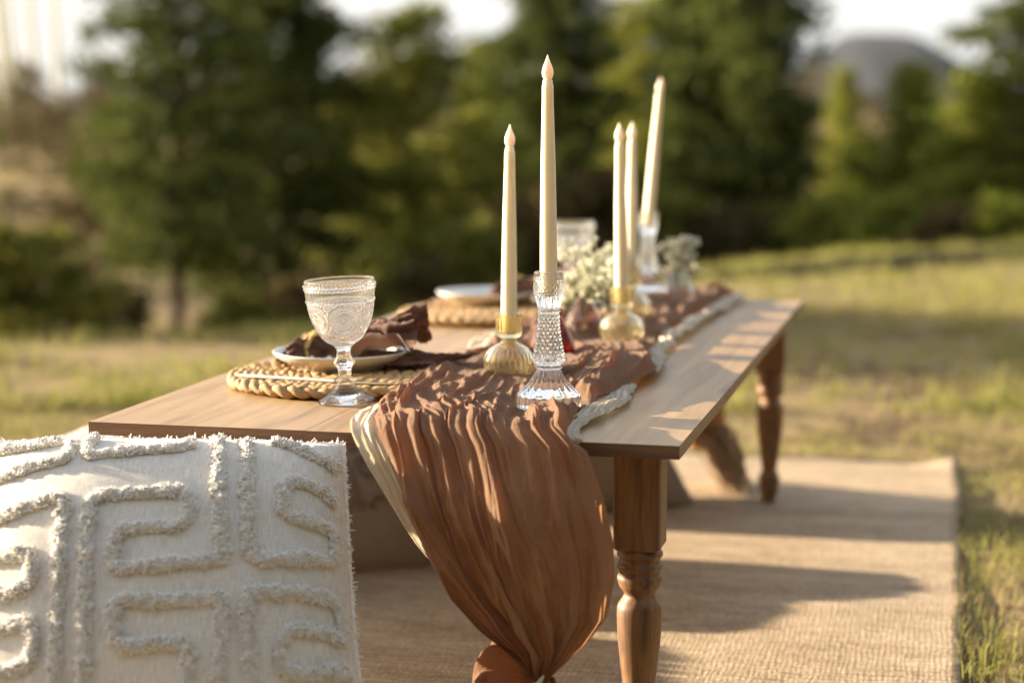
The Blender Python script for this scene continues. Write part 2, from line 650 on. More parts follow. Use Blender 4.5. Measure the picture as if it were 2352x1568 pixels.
# ground: dry straw, bare soil and green patches
m_ = M('meadow_ground')
b_ = m_.bsdf((0.2, 0.18, 0.08), 1.0)
b_.inputs['Specular IOR Level'].default_value = 0.05
gv = m_.coords('Object', (1, 1, 1))
g1 = m_.noise(gv, 1.5, 5, 0.62)
g2 = m_.noise(gv, 9.0, 5, 0.65)
g3 = m_.noise(gv, 60.0, 4, 0.7)
gf = m_.math('ADD', m_.math('MULTIPLY', g1, 0.55), m_.math('MULTIPLY', g2, 0.45))
c = m_.ramp(gf, [(0.43, (0.13, 0.088, 0.054)), (0.50, (0.38, 0.275, 0.15)), (0.56, (0.27, 0.225, 0.085)), (0.66, (0.19, 0.215, 0.040))])
c = m_.mix(m_.math('MULTIPLY', g3, 0.55), c, (0.09, 0.068, 0.035))
m_.l(c, b_.inputs['Base Color'])
m_.l(m_.bump(m_.math('ADD', g3, g2), 0.6, 0.02), b_.inputs['Normal'])
MAT['ground'] = m_.done()
MAT['ground'].node_tree.nodes['Principled BSDF'].inputs['Roughness'].default_value = 1.0
MAT['path'] = mat_plain('worn_path', (0.034, 0.030, 0.024), 0.95, (0.022, 0.020, 0.017), 18, 0.4, 0.01)  # very dark brown of the strip along the lawn edge
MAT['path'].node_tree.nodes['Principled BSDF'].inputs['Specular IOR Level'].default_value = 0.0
MAT['grass'] = mat_leaf('grass_blade', (0.155, 0.20, 0.033), (0.38, 0.33, 0.11), 0.35, 1.3)
MAT['straw'] = mat_leaf('dry_straw', (0.38, 0.29, 0.15), (0.26, 0.19, 0.09), 0.25, 1.3)
MAT['bark'] = mat_plain('pine_bark', (0.11, 0.062, 0.038), 0.95, (0.055, 0.032, 0.022), 25, 0.8, 0.03)
MAT['pale_bark'] = mat_plain('pale_bark', (0.62, 0.56, 0.36), 0.9, (0.50, 0.45, 0.28), 10, 0.5, 0.03)
MAT['pine_dark'] = mat_leaf('dark_pine_needles', (0.042, 0.058, 0.017), (0.118, 0.134, 0.030), 0.25, 2.0)
MAT['pine_olive'] = mat_leaf('olive_needles', (0.14, 0.155, 0.028), (0.27, 0.27, 0.05), 0.3, 2.0)
MAT['pine_light'] = mat_leaf('light_green_needles', (0.15, 0.19, 0.028), (0.28, 0.29, 0.05), 0.3, 2.0)
MAT['shrub'] = mat_leaf('shrub_leaves', (0.085, 0.10, 0.02), (0.21, 0.195, 0.04), 0.25, 2.0)
MAT['shrub_dry'] = mat_leaf('dry_brush', (0.13, 0.085, 0.04), (0.09, 0.075, 0.028), 0.2, 2.0)
MAT['far_hill'] = mat_plain('wooded_ridge', (0.006, 0.008, 0.013), 1.0, (0.010, 0.012, 0.017), 0.02)
MAT['water'] = mat_plain('lake_water', (0.05, 0.08, 0.11), 0.15, (0.05, 0.08, 0.11), 1)


# ------------------------------------------------------------------ setting
EDGE_X = np.array([-30, -8, -4, -1.68, -0.99, -0.44, 0.1, 0.88, 1.68, 2.93, 6, 30])
EDGE_Y = np.array([5.0, 5.8, 6.0, 6.16, 6.4, 6.9, 7.6, 8.9, 9.95, 10.8, 12.0, 16.0])


def ground_h(x, y):
    x = np.asarray(x, float)
    y = np.asarray(y, float)
    d = np.maximum(y - np.interp(x, EDGE_X, EDGE_Y), np.abs(x) - 12)
    h = -1.30 * sstep(-0.6, 6.5, d) + 1.97 * sstep(8.0, 46.0, d)
    h = h + 0.02 * (fbm(x * 0.7, y * 0.7, 3) - 0.5) * (d < 0) + sstep(1, 12, d) * (fbm(x * 0.18, y * 0.18, 5) - 0.5) * 0.55
    return h * (1 - sstep(120, 400, d)) + 0.4 * sstep(120, 400, d)


def spaced(lo, hi, c, n, k):
    a = np.arcsinh((lo - c) / k)
    b = np.arcsinh((hi - c) / k)
    return c + k * np.sinh(np.linspace(a, b, n))


gx = spaced(-10000, 10000, 0.3, 240, 1.2)
gy = spaced(-60, 2200, 4.0, 300, 1.6)
GX, GY = np.meshgrid(gx, gy, indexing='ij')
GZ = ground_h(GX, GY)
ground = struct(mk('ground', np.stack([GX, GY, GZ], -1), gridfaces(len(gx), len(gy))[:, ::-1][:, [3, 2, 1, 0]], MAT['ground']))

# dark strip curving along the far edge of the lawn
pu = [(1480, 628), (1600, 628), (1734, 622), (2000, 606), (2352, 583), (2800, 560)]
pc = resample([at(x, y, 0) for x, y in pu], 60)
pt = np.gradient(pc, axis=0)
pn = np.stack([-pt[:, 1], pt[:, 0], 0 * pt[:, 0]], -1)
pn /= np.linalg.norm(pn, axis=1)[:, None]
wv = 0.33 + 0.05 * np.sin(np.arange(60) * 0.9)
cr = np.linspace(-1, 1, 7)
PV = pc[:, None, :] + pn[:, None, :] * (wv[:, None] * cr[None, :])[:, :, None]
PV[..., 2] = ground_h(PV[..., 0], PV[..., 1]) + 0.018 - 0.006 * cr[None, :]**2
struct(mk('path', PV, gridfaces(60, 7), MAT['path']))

# distant ridges, built where they stand
def ridge(name, Y, pts, mat, depth, n=160, rough=0.03, seed=0):
    """pts in photo pixels give the skyline; solid ridge with a front and a back slope"""
    P = np.array([atY(x, y, Y) for x, y in pts])
    xs = np.linspace(P[0, 0], P[-1, 0], n)
    zs = np.interp(xs, P[:, 0], P[:, 2])
    k = np.array([1, 2, 3, 2, 1]) / 9
    zs = np.convolve(np.pad(zs, 2, mode='edge'), k, 'valid')
    prof = [(-1.0, 0.0), (-0.75, 0.22), (-0.5, 0.5), (-0.25, 0.8), (0, 1.0), (0.4, 0.8), (1.0, 0.0)]
    V = np.zeros((n, len(prof), 3))
    for j, (dy, hz) in enumerate(prof):
        nz = (fbm(xs * 0.02 + j * 7.3, np.full(n, j * 3.1), seed) - 0.5) * rough * (zs.max())
        V[:, j, 0] = xs
        V[:, j, 1] = Y + dy * depth + nz * 2
        V[:, j, 2] = (zs + 2) * hz - 2 + nz * (0 < hz) * (1 if j != 4 else 0.4)
    return struct(mk(name, V, gridfaces(n, len(prof)), mat))


ridge('hill', 1500, [(-9000, 150), (-3000, 190), (-600, 205), (0, 215), (260, 222), (500, 205), (700, 180), (860, 172), (1000, 190), (1300, 215), (1600, 200), (1840, 190), (1885, 125), (1925, 82),
                    (1965, 75), (2080, 76), (2120, 90), (2160, 112), (2200, 138), (2235, 170), (2320, 192), (2500, 195), (3300, 190), (5000, 170), (9000, 190)], MAT['far_hill'], 260, 1600, 0.03, 4)
lk = [(-1100, 620), (-160, 620), (-160, 1150), (-1100, 1150)]
struct(mk('lake', [(x, y, 0.62) for x, y in lk], np.array([[0, 1, 2, 3]]), MAT["water"]))

# air: pale even haze that lets the far ridge fade to blue
HB = np.array([(x, y, z) for x in (-11000, 11000) for y in (-300, 2300) for z in (-9.0, 95.0)], float)
HF = np.array([[0, 1, 3, 2], [4, 6, 7, 5], [0, 4, 5, 1], [2, 3, 7, 6], [0, 2, 6, 4], [1, 5, 7, 3]])
hm = bpy.data.materials.new('haze_air')
hm.use_nodes = True
hm.node_tree.nodes.clear()
ho = hm.node_tree.nodes.new('ShaderNodeOutputMaterial')
hv_ = hm.node_tree.nodes.new('ShaderNodeVolumePrincipled')
hv_.inputs['Color'].default_value = (0.80, 0.86, 0.98, 1)
hv_.inputs['Density'].default_value = 0.00002
hm.node_tree.links.new(hv_.outputs[0], ho.inputs['Volume'])
stuff(mk('haze', HB, HF, hm, None, False))

# grass blades of the meadow, thinner where the soil shows
def blades(n, x0, x1, y0, y1, hmin, hmax, wid, seed, thr):
    r = np.random.default_rng(seed)
    x = r.uniform(x0, x1, n)
    y = y0 + (y1 - y0) * r.uniform(0, 1, n)**1.4
    half = 0.30 * y + 0.35
    keep = np.abs(x - 0.0) < half + 0.3
    dens = fbm(x * 1.6, y * 1.6, 21, 4) * 0.6 + fbm(x * 7, y * 7, 22, 2) * 0.4
    keep &= dens + r.uniform(-0.1, 0.1, n) > thr
    # keep the rug clear
    C, ax, ay = RUG
    lx = (x - C[0]) * ax[0] + (y - C[1]) * ax[1]
    ly = (x - C[0]) * ay[0] + (y - C[1]) * ay[1]
    keep &= ~((lx < -0.004) & (lx > -1.95) & (ly < 0.01) & (ly > -3.0))
    x, y = x[keep], y[keep]
    m = len(x)
    z = ground_h(x, y)
    h = r.uniform(hmin, hmax, m) * (0.6 + 0.8 * vnoise(x * 5, y * 5, 9))
    a = r.uniform(0, 2 * np.pi, m)
    tilt = r.uniform(0.1, 1.3, m)
    dx, dy = np.cos(a), np.sin(a)
    w = wid * r.uniform(0.6, 1.4, m)
    px_, py_ = -dy * w, dx * w
    b0 = np.stack([x - px_, y - py_, z - 0.004], -1)
    b1 = np.stack([x + px_, y + py_, z - 0.004], -1)
    mxp = h * 0.55
    cx_, cz_ = mxp * np.sin(tilt * 0.5), mxp * np.cos(tilt * 0.5)
    m0 = np.stack([x + dx * cx_ - px_ * 0.7, y + dy * cx_ - py_ * 0.7, z + cz_], -1)
    m1 = np.stack([x + dx * cx_ + px_ * 0.7, y + dy * cx_ + py_ * 0.7, z + cz_], -1)
    tx = cx_ + h * 0.5 * np.sin(tilt * 1.25)
    tz = cz_ + h * 0.5 * np.cos(tilt * 1.25)
    t = np.stack([x + dx * tx, y + dy * tx, z + tz], -1)
    V = np.stack([b0, b1, m1, m0, t], 1).reshape(-1, 3)
    i = np.arange(m)[:, None] * 5
    return V, i + np.array([[0, 1, 2, 3]]), i + np.array([[3, 2, 4]])


RUG_C = at(2198, 1063, 0.01)
_d = at(2205, 1560, 0.01) - RUG_C
_d[2] = 0
RUG_AY = -_d / np.linalg.norm(_d)                       # towards the far edge
RUG_AX = np.array([RUG_AY[1], -RUG_AY[0], 0])           # towards the right edge
RUG = (RUG_C, RUG_AX, RUG_AY)

V, f4, f3 = blades(90000, -2.2, 2.6, 2.2, 5.0, 0.012, 0.045, 0.0011, 31, 0.565)
stuff(mk('grass', V, [f4, f3], MAT['grass']))
V, f4, f3 = blades(110000, -4.0, 4.6, 4.6, 12.0, 0.02, 0.075, 0.0026, 32, 0.515)
stuff(mk('grass', V, [f4, f3], MAT['grass']))
V, f4, f3 = blades(45000, -2.4, 3.0, 2.2, 7.0, 0.01, 0.04, 0.0011, 33, 0.40)
stuff(mk('dry_grass', V, [f4, f3], MAT['straw']))


# ---- trees
def crown_mesh(seed, H, R, z0, nbr, nleaf, llen, lwid, cone=0.8, bush=False):
    """branches leave the trunk in loose whorls, each carrying tufts of needle faces along its outer part"""
    r = np.random.default_rng(seed)
    cl = []
    for k in range(nbr):
        rel = (k + r.uniform(-0.8, 0.8)) / nbr
        rel = min(max(rel, 0.0), 0.995)
        z = z0 + (H - z0) * rel
        a = k * 2.399 + r.uniform(-0.5, 0.5)
        env = R * min(1, 0.55 + rel * 2.5) * (1 - rel * cone)**0.9
        side = 0.62 + 0.75 * float(vnoise(np.array(a % 6.283 * 0.9 + seed * 3.1), np.array(z * 0.9 / max(R, .5)), seed))
        L = env * side * r.uniform(0.55, 1.12)
        up = r.uniform(-0.12, 0.30) + 0.5 * rel
        m = 2 + int(4 * L / R)
        for t in np.linspace(0.35 if not bush else 0.2, 1.0, m):
            b = a + r.uniform(-0.28, 0.28) * t
            cl.append((L * t * math.cos(b), L * t * math.sin(b), z + up * L * t - 0.12 * L * t * t + r.normal() * 0.03 * R, (0.085 + 0.07 * r.uniform()) * R * (1.1 - 0.35 * t)))
    cl.append((0, 0, H * 0.985, 0.05 * R))
    cl = np.array(cl)
    c = cl[:, :3]
    cs = cl[:, 3] + 0.02
    nc = len(cl)
    k = nleaf
    out = c.copy()
    out[:, 2] = 0.35 * np.hypot(c[:, 0], c[:, 1]) + 0.05
    out /= np.linalg.norm(out, axis=1)[:, None]
    d = r.normal(size=(nc, k, 3))
    d /= np.linalg.norm(d, axis=2)[..., None]
    d = d + 0.8 * out[:, None, :]
    d /= np.linalg.norm(d, axis=2)[..., None]
    base = c[:, None, :] + r.normal(size=(nc, k, 3)) * cs[:, None, None] * np.array([1, 1, 0.5]) * 0.75
    ln = llen * r.uniform(0.6, 1.3, (nc, k, 1))
    side = np.cross(d, r.normal(size=(nc, k, 3)))
    side /= np.linalg.norm(side, axis=2)[..., None] + 1e-9
    w = lwid * r.uniform(0.6, 1.3, (nc, k, 1))
    V = np.stack([base - side * w * 0.5, base + d * ln * 0.5 + side * w, base + d * ln, base + d * ln * 0.45 - side * w], 2).reshape(-1, 3)
    return V, np.arange(len(V)).reshape(-1, 4), c


def trunk_mesh(seed, H, rb, c, nlimb=40, lean=0.06, forks=1):
    r = np.random.default_rng(seed + 99)
    b = Bag()
    tops = []
    for k in range(forks):
        zz = np.linspace(0, H * 0.97, 14)
        la = r.uniform(0, 6.28)
        off = (lean + 0.10 * k) * zz
        wob = 0.03 * np.sin(zz * 1.7 + seed)
        P = np.stack([off * np.cos(la) + wob, off * np.sin(la) + wob * 0.6, zz], -1)
        P[0, 2] = -0.25
        b.add(*tube_v(P, rb * (1 - 0.92 * zz / H) * (1 if k == 0 else 0.7), 8))
        tops.append(P)
    idx = r.choice(len(c), min(nlimb, len(c)), replace=False)
    for i in idx:
        P = tops[r.integers(forks)]
        e = c[i]
        hz = max(0.2, e[2] - 0.45 * np.linalg.norm(e[:2]) - 0.1)
        s = np.array([np.interp(hz, P[:, 2], P[:, 0]), np.interp(hz, P[:, 2], P[:, 1]), hz])
        mid = (s + e) / 2 + np.array([0, 0, -0.06])
        rr = rb * (1 - 0.9 * hz / H) * 0.42
        b.add(*tube_v(resample([s, mid, e], 5), np.linspace(rr, rr * 0.25, 5), 5))
    return b


TREE_MESH = {}


def tree_mesh(kind, seed):
    key = (kind, seed)
    if key in TREE_MESH:
        return TREE_MESH[key]
    if kind == 'pine':
        V, F, c = crown_mesh(seed, 5, 1.45, 0.9, 70, 48, 0.20, 0.022, 0.72)
        tb = trunk_mesh(seed, 5, 0.085, c)
    elif kind == 'dense':
        V, F, c = crown_mesh(seed, 5, 1.40, 0.25, 105, 50, 0.20, 0.024, 0.70)
        tb = trunk_mesh(seed, 5, 0.09, c)
    elif kind == 'young':
        V, F, c = crown_mesh(seed, 3, 0.95, 0.10, 72, 48, 0.14, 0.018, 0.92)
        tb = trunk_mesh(seed, 3, 0.05, c)
    elif kind == 'airy':
        V, F, c = crown_mesh(seed, 4, 1.10, 0.3, 60, 46, 0.17, 0.020, 0.80)
        tb = trunk_mesh(seed, 4, 0.06, c, 60)
    else:  # shrub
        V, F, c = crown_mesh(seed, 1.0, 0.62, 0.03, 22, 44, 0.10, 0.024, 0.6, True)
        tb = trunk_mesh(seed, 0.9, 0.02, c, 30, 0.1, 3)
    TREE_MESH[key] = (V, F, tb)
    return TREE_MESH[key]


PROTO = {}


def plant(name, kind, seed, px, Y, top, leafmat, label, cat, group, squash=1.0, rot=0.0, bark='bark', hh=None):
    """stands at photo column px, Y metres away; top = photo row of its tip"""
    x = (px - CX) / FPX * Y / math.cos(PITCH) * 1.0
    z0 = float(ground_h(x, Y))
    H = hh if hh else (atY(px, top, Y)[2] - z0)
    key = (kind, seed, leafmat, bark)
    t = thing(name, label, cat, (x, Y, z0), rot, group)
    base = {'pine': 5, 'dense': 5, 'young': 3, 'airy': 4, 'shrub': 1.0}[kind]
    s = H / base
    t.scale = (s * squash, s * squash, s)
    if key not in PROTO:
        V, F, tb = tree_mesh(kind, seed)
        tr = tb.build('trunk' if kind != 'shrub' else 'stems', MAT[bark], t)
        cr = mk('crown' if kind != 'shrub' else 'foliage', V, F, MAT[leafmat], t, smooth=False)
        PROTO[key] = (tr.data, cr.data)
    else:
        for nm, me in zip(('trunk', 'crown') if kind != 'shrub' else ('stems', 'foliage'), PROTO[key]):
            o = bpy.data.objects.new(nm, me)
            col.objects.link(o)
            o.parent = t
    return t


G1 = 'pines behind the lawn'
plant('pine_tree', 'pine', 1, 400, 15.0, -330, 'pine_dark', 'big dark pine with a bare reddish trunk at the left, behind the lawn', 'tree', G1, 0.92, 0.4)
plant('pine_tree', 'dense', 2, 640, 16.5, -200, 'pine_dark', 'dense dark pine just right of the bare reddish trunk at the left', 'tree', G1, 1.08, 1.0)
plant('pine_tree', 'airy', 3, 960, 17.0, 40, 'pine_olive', 'loose olive green pine behind the left pair of candles, sky showing round its tip', 'tree', G1, 1.5, 2.0)
plant('pine_tree', 'dense', 4, 1270, 18.0, -30, 'pine_dark', 'dark pine directly behind the tallest near candle', 'tree', G1, 1.15, 2.6)
plant('pine_tree', 'airy', 5, 1500, 20.0, 10, 'pine_olive', 'olive pine behind the tilted far candle', 'tree', G1, 1.5, 4.0)
plant('pine_tree', 'dense', 6, 1705, 17.0, -260, 'pine_dark', 'broad near black pine right of all the candles', 'tree', G1, 1.0, 5.0)
plant('pine_tree', 'dense', 7, 1600, 19.0, -120, 'pine_dark', 'tall dark pine just left of the near black pine', 'tree', G1, 0.75, 0.2)
plant('pine_tree', 'young', 8, 1925, 30.0, 165, 'pine_olive', 'slim far pine standing before the grey hill', 'tree', G1, 0.9, 0.7)
plant('pine_tree', 'young', 9, 2085, 16.5, 165, 'pine_light', 'young bright green pine with a pointed tip below the grey hill', 'tree', G1, 0.95, 1.9)
plant('pine_tree', 'young', 10, 2235, 15.0, 195, 'pine_light', 'bushy light green young pine right of the pointed young pine', 'tree', G1, 1.5, 3.0)
plant('pine_tree', 'pine', 11, 2420, 15.0, -220, 'pine_dark', 'tall dark pine at the right edge of the photo', 'tree', G1, 1.05, 4.2)
plant('pine_tree', 'young', 12, 1985, 18.0, 330, 'pine_light', 'low light green pine between the near black pine and the young bright pine', 'tree', G1, 1.1, 5.6)
plant('pine_tree', 'airy', 3, -260, 13.5, -220, 'pine_dark', 'pine at the left edge with one dark branch reaching in before the sky', 'tree', G1, 1.0, 5.2)
plant('pine_tree', 'airy', 5, 1110, 22.0, 110, 'pine_olive', 'olive pine between the two near candles, farther back', 'tree', G1, 1.3, 0.9)
plant('pine_tree', 'airy', 3, 790, 26.0, 190, 'pine_olive', 'small far pine in the bright gap left of the olive pine', 'tree', G1, 1.2, 3.3)
plant('pine_tree', 'pine', 1, 1390, 24.0, 60, 'pine_dark', 'dark pine far behind the pair of slim far candles', 'tree', G1, 1.0, 2.2)
plant('pine_tree', 'dense', 2, 880, 19.5, 330, 'pine_dark', 'low dark pine behind the goblet', 'tree', G1, 1.3, 4.5)
plant('pine_tree', 'young', 8, 1780, 21.0, 300, 'pine_olive', 'olive pine behind the right shoulder of the near black pine', 'tree', G1, 1.1, 2.2)

# unseen pines added behind and beside the camera to cut the sky fill
GB = 'pines behind the photographer'
for k, (X, Y, hh, kd, sd) in enumerate([(-7.5, -7.0, 9, 'dense', 2), (-4.0, -8.5, 10, 'dense', 4), (-0.8, -8.6, 9, 'pine', 11), (2.2, -9.4, 10, 'dense', 6), (5.2, -7.0, 9, 'dense', 7), (8.4, -5.0, 9, 'dense', 2),
                                        (10.5, -1.0, 8.5, 'dense', 4), (11.5, 3.2, 8.5, 'pine', 1), (-10.5, -6.5, 9, 'pine', 11), (12.5, 7.5, 8.5, 'dense', 6)]):
    t_ = plant('pine_tree', kd, sd, 0, 10, 0, 'pine_dark', ['dense nine metre pine behind the photographer, far to the left', 'broad ten metre pine behind the photographer, left of the camera', 'loose pine straight behind the photographer', 'broad ten metre pine behind the photographer, right of the camera', 'dense pine behind the photographer, farther right of the camera', 'dense pine right of the photographer, slightly behind', 'pine outside the photo, level with the camera on the right', 'loose pine outside the right edge, level with the table', 'loose pine behind the photographer, farthest left of all', 'dense pine outside the right edge, level with the lawn edge'][k], 'tree', GB, 1.15, k * 1.7, hh=hh)
    t_.location = (X, Y, float(ground_h(X, Y)))
# trees left of the frame, whose long shadows band the lawn
plant('pine_tree', 'dense', 4, 1176 - 4300 * 0.95, 10.2, 0, 'pine_dark', 'dark pine outside the left edge, casting the shadow band on the right lawn', 'tree', G1, 1.0, 1.1, hh=4.6)

SH = 'shrubs between lawn and trees'
shr = [(50, 11.5, 560, 'shrub', 'dark green round shrub at the left edge of the lawn'),
       (170, 13.0, 690, 'shrub', 'low dark shrub beside the round left shrub'),
       (-60, 12.0, 640, 'shrub', 'dark shrub cut by the left edge of the photo'),
       (280, 13.5, 690, 'shrub_dry', 'dry shrub left of the bare reddish trunk'),
       (560, 13.0, 690, 'shrub', 'yellow green shrub right of the bare reddish trunk'),
       (690, 13.2, 660, 'shrub_dry', 'dry brown shrub behind the goblet rim, to its left'),
       (830, 13.5, 610, 'shrub', 'tall leafy shrub behind the goblet, to its right'),
       (960, 14.0, 630, 'shrub_dry', 'dry brown shrub left of the slim near candle'),
       (1100, 14.5, 540, 'shrub', 'leafy shrub behind the slim near candle'),
       (1230, 15.0, 480, 'shrub_dry', 'dry brown bush behind the thick near candle'),
       (1360, 15.0, 440, 'shrub_dry', 'dry brown bush behind the far goblet'),
       (1500, 15.5, 500, 'shrub', 'dark bush behind the clear far candlestick'),
       (1630, 15.5, 505, 'shrub_dry', 'brown bush behind the far bunch of white flowers'),
       (1780, 16.0, 500, 'shrub', 'dark bush below the near black pine'),
       (1890, 15.0, 490, 'pine_olive', 'olive bush right of the near black pine'),
       (2010, 14.5, 480, 'pine_light', 'green bush below the pointed young pine'),
       (2160, 14.0, 490, 'shrub_dry', 'brown bush at the lawn edge on the right'),
       (2300, 13.8, 470, 'pine_light', 'green bush below the tall pine at the right edge')]
for k, (px, Y, top, mt, lb) in enumerate(shr):
    plant('shrub', 'shrub', 20 + k % 4, px, Y, top, mt, lb, 'shrub', SH, 0.95, k * 1.3)
# brush on the slope behind, too far and too mixed to count
bb = Bag()
r_ = np.random.default_rng(5)
for k in range(120):
    Y = r_.uniform(19, 60)
    X = r_.uniform(-0.36, 0.36) * Y
    V, F, tb = tree_mesh('shrub', 20 + k % 4)
    s = r_.uniform(0.5, 1.5)
    sel = r_.choice(len(F), 700, replace=False)
    VV = (V.reshape(-1, 4, 3)[sel] * [1.3, 1.3, 1.0]).reshape(-1, 3) * s + np.array([X, Y, float(ground_h(X, Y))])
    bb.add(VV, np.arange(len(VV)).reshape(-1, 4))
stuff(bb.build('brush', MAT['shrub_dry'], None, False))

# pale bare trunks on the meadow at the far left
for k, (xt, xb, lb) in enumerate([(8, 22, 'pale bare trunk at the very left edge of the sky'), (38, 48, 'second pale bare trunk from the left edge'),
                                  (88, 104, 'third pale bare trunk from the left edge'), (140, 152, 'pale bare trunk nearest the big left pine')]):
    Y = 38.0 + k
    t = thing('bare_trunk', lb, 'tree trunk', tuple(np.array([(xb - CX) / FPX * Y, Y, ground_h((xb - CX) / FPX * Y, Y)])), 0, 'pale bare trunks on the far meadow')
    dx = (xt - xb) / FPX * Y
    zz = np.linspace(-0.3, 7, 16)
    P = np.stack([dx * zz / 2.6 + 0.03 * np.sin(zz * 1.3 + k), 0.02 * np.sin(zz + k), zz], -1)
    mk('trunk', *tube_v(P, np.linspace(0.085, 0.06, 16), 10), MAT['pale_bark'], t)
    b = Bag()
    for q in range(5):
        z1 = 3.2 + q * 0.7
        a = q * 2.1 + k
        s = np.array([np.interp(z1, zz, P[:, 0]), 0, z1])
        b.add(*tube_v(resample([s, s + [0.3 * math.cos(a), 0.3 * math.sin(a), 0.15], s + [0.6 * math.cos(a), 0.6 * math.sin(a), 0.5]], 6), np.linspace(0.02, 0.006, 6), 5))
    b.build('limb', MAT['pale_bark'], t)
    fb = Bag()
    V, F, tb = tree_mesh('shrub', 20 + k % 4)
    sel = np.random.default_rng(k).choice(len(F), 500, replace=False)
    fb.add(V.reshape(-1, 4, 3)[sel].reshape(-1, 3) * [0.75, 0.75, 0.6], np.arange(2000).reshape(-1, 4))
    fb.build('undergrowth', MAT['shrub_dry'], t, False)

# ------------------------------------------------------------------ rug
def rug_bow(lx, ly):
    w = 0.006 * (fbm(lx * 3.0 + 5, ly * 5.0, 41, 3) - 0.5) + 0.007 * np.exp(-((ly + 0.25 + 0.1 * lx) / 0.10)**2) * sstep(-0.75, -0.2, lx)
    w = w + 0.004 * np.sin(ly * 9 + lx * 2.0) * sstep(-0.9, -0.1, lx)
    return np.maximum(w, -0.003) + 0.009


lx = np.linspace(-1.95, 0, 200)
ly = np.linspace(-2.6, 0, 260)
LX, LY = np.meshgrid(lx, ly, indexing='ij')
ragx = 0.004 * (vnoise(LY * 45, LX * 0, 3) - 0.5) + 0.006 * (vnoise(LY * 6, LX * 0, 4) - 0.5)
ragy = 0.012 * (vnoise(LX * 8, LY * 0, 5) - 0.5)
LZ = rug_bow(LX, LY)
LZ = LZ + 0.014 * np.exp(-((LX / 0.05)**2 + (LY / 0.07)**2))          # corner lifts a little
rug = thing('rug', 'large natural jute rug spread on the grass under the low table', 'rug', (RUG_C[0], RUG_C[1], 0), math.atan2(RUG_AX[1], RUG_AX[0]))
top_v = np.stack([LX + ragx * sstep(-0.15, 0, LX), LY + ragy * sstep(-0.15, 0, LY), LZ], -1)
mk('weave', top_v, gridfaces(200, 260), MAT['rug'], rug)
bag = Bag()                                       # overcast border: short bound stitches along the two visible edges
r_ = np.random.default_rng(3)
for k in range(900):
    y = -2.6 + 2.6 * k / 900
    i = int(np.clip((y + 2.6) / 2.6 * 259, 0, 259))
    x0, z0 = top_v[199, i, 0], top_v[199, i, 2]
    P = np.array([[x0 - 0.009, y, z0 + 0.0015], [x0 + 0.001, y + 0.001, z0 + 0.002], [x0 + 0.0045, y + 0.002, z0 - 0.004], [x0 + 0.001, y + 0.002, max(z0 - 0.009, 0.001)]])
    P[1:, 0] += r_.normal() * 0.0009
    bag.add(*tube_v(P, 0.0017, 4))
for k in range(620):
    x = -1.95 + 1.95 * k / 620
    i = int(np.clip((x + 1.95) / 1.95 * 199, 0, 199))
    y0, z0 = top_v[i, 259, 1], top_v[i, 259, 2]
    P = np.array([[x, y0 - 0.009, z0 + 0.0015], [x, y0 + 0.001, z0 + 0.002], [x, y0 + 0.0045, z0 - 0.004], [x, y0 + 0.001, max(z0 - 0.009, 0.001)]])
    bag.add(*tube_v(P, 0.0018, 4))
stuff(bag.build('border_stitching', MAT['rug'], rug))

# ------------------------------------------------------------------ low table
TZ = 0.385
TA = at(203, 968, TZ)
EW = np.array([0.9726, -0.2325, 0.0])
EW /= np.linalg.norm(EW)
EL = np.array([-EW[1], EW[0], 0.0])
TW, TL, TH = 0.683, 1.593, 0.0148
TROT = math.atan2(EW[1], EW[0])


def T(w, s, h=0.0):
    w, s, h = np.broadcast_arrays(np.asarray(w, float), np.asarray(s, float), np.asarray(h, float))
    return TA + w[..., None] * EW + s[..., None] * EL + h[..., None] * np.array([0, 0, 1.0])


def tbl(px, py, h=0.0):
    """table coordinates (w, s) of a photo point at height h above the table top"""
    d = at(px, py, TZ + h) - TA
    return float(d @ EW), float(d @ EL)


def hang(px, py, s):
    r = ray(px, py)
    t = ((TA + EL * s - CAM) @ EL) / (r @ EL)
    q = CAM + r * t - TA
    return float(q @ EW), float(q[2])


table = thing('low_table', 'low wooden picnic table with turned legs standing on the jute rug', 'table', tuple(TA - [0, 0, TZ]), TROT)


def plank_mesh(w0, w1, l, z0, z1, seed):
    """plank with softened edges and slightly uneven ends, local table frame"""
    r = np.random.default_rng(seed)
    b = 0.0002
    sec = [(w0, z0), (w1, z0), (w1, z1 - b), (w1 - b, z1), (w0 + b, z1), (w0, z1 - b)]
    n = 60
    ys = np.linspace(0, l, n)
    V = []
    for k, y in enumerate(ys):
        for q, (x, z) in enumerate(sec):
            V.append((x + 0.0003 * math.sin(y * 9 + seed), y, z + 0.00015 * math.sin(y * 3.1 + seed * 2) * (z > z0)))
    V = np.array(V)
    nv = len(sec)
    I, J = np.meshgrid(np.arange(n - 1), np.arange(nv), indexing='ij')
    J2 = (J + 1) % nv
    F = np.stack([I * nv + J, I * nv + J2, (I + 1) * nv + J2, (I + 1) * nv + J], -1).reshape(-1, 4)[:, ::-1]
    caps = [[0, 1, 2, 5], [5, 2, 3, 4]]
    e = (n - 1) * nv
    capf = [[e + q for q in c[::-1]] for c in caps]
    return V, np.concatenate([F, np.array(caps), np.array(capf)])


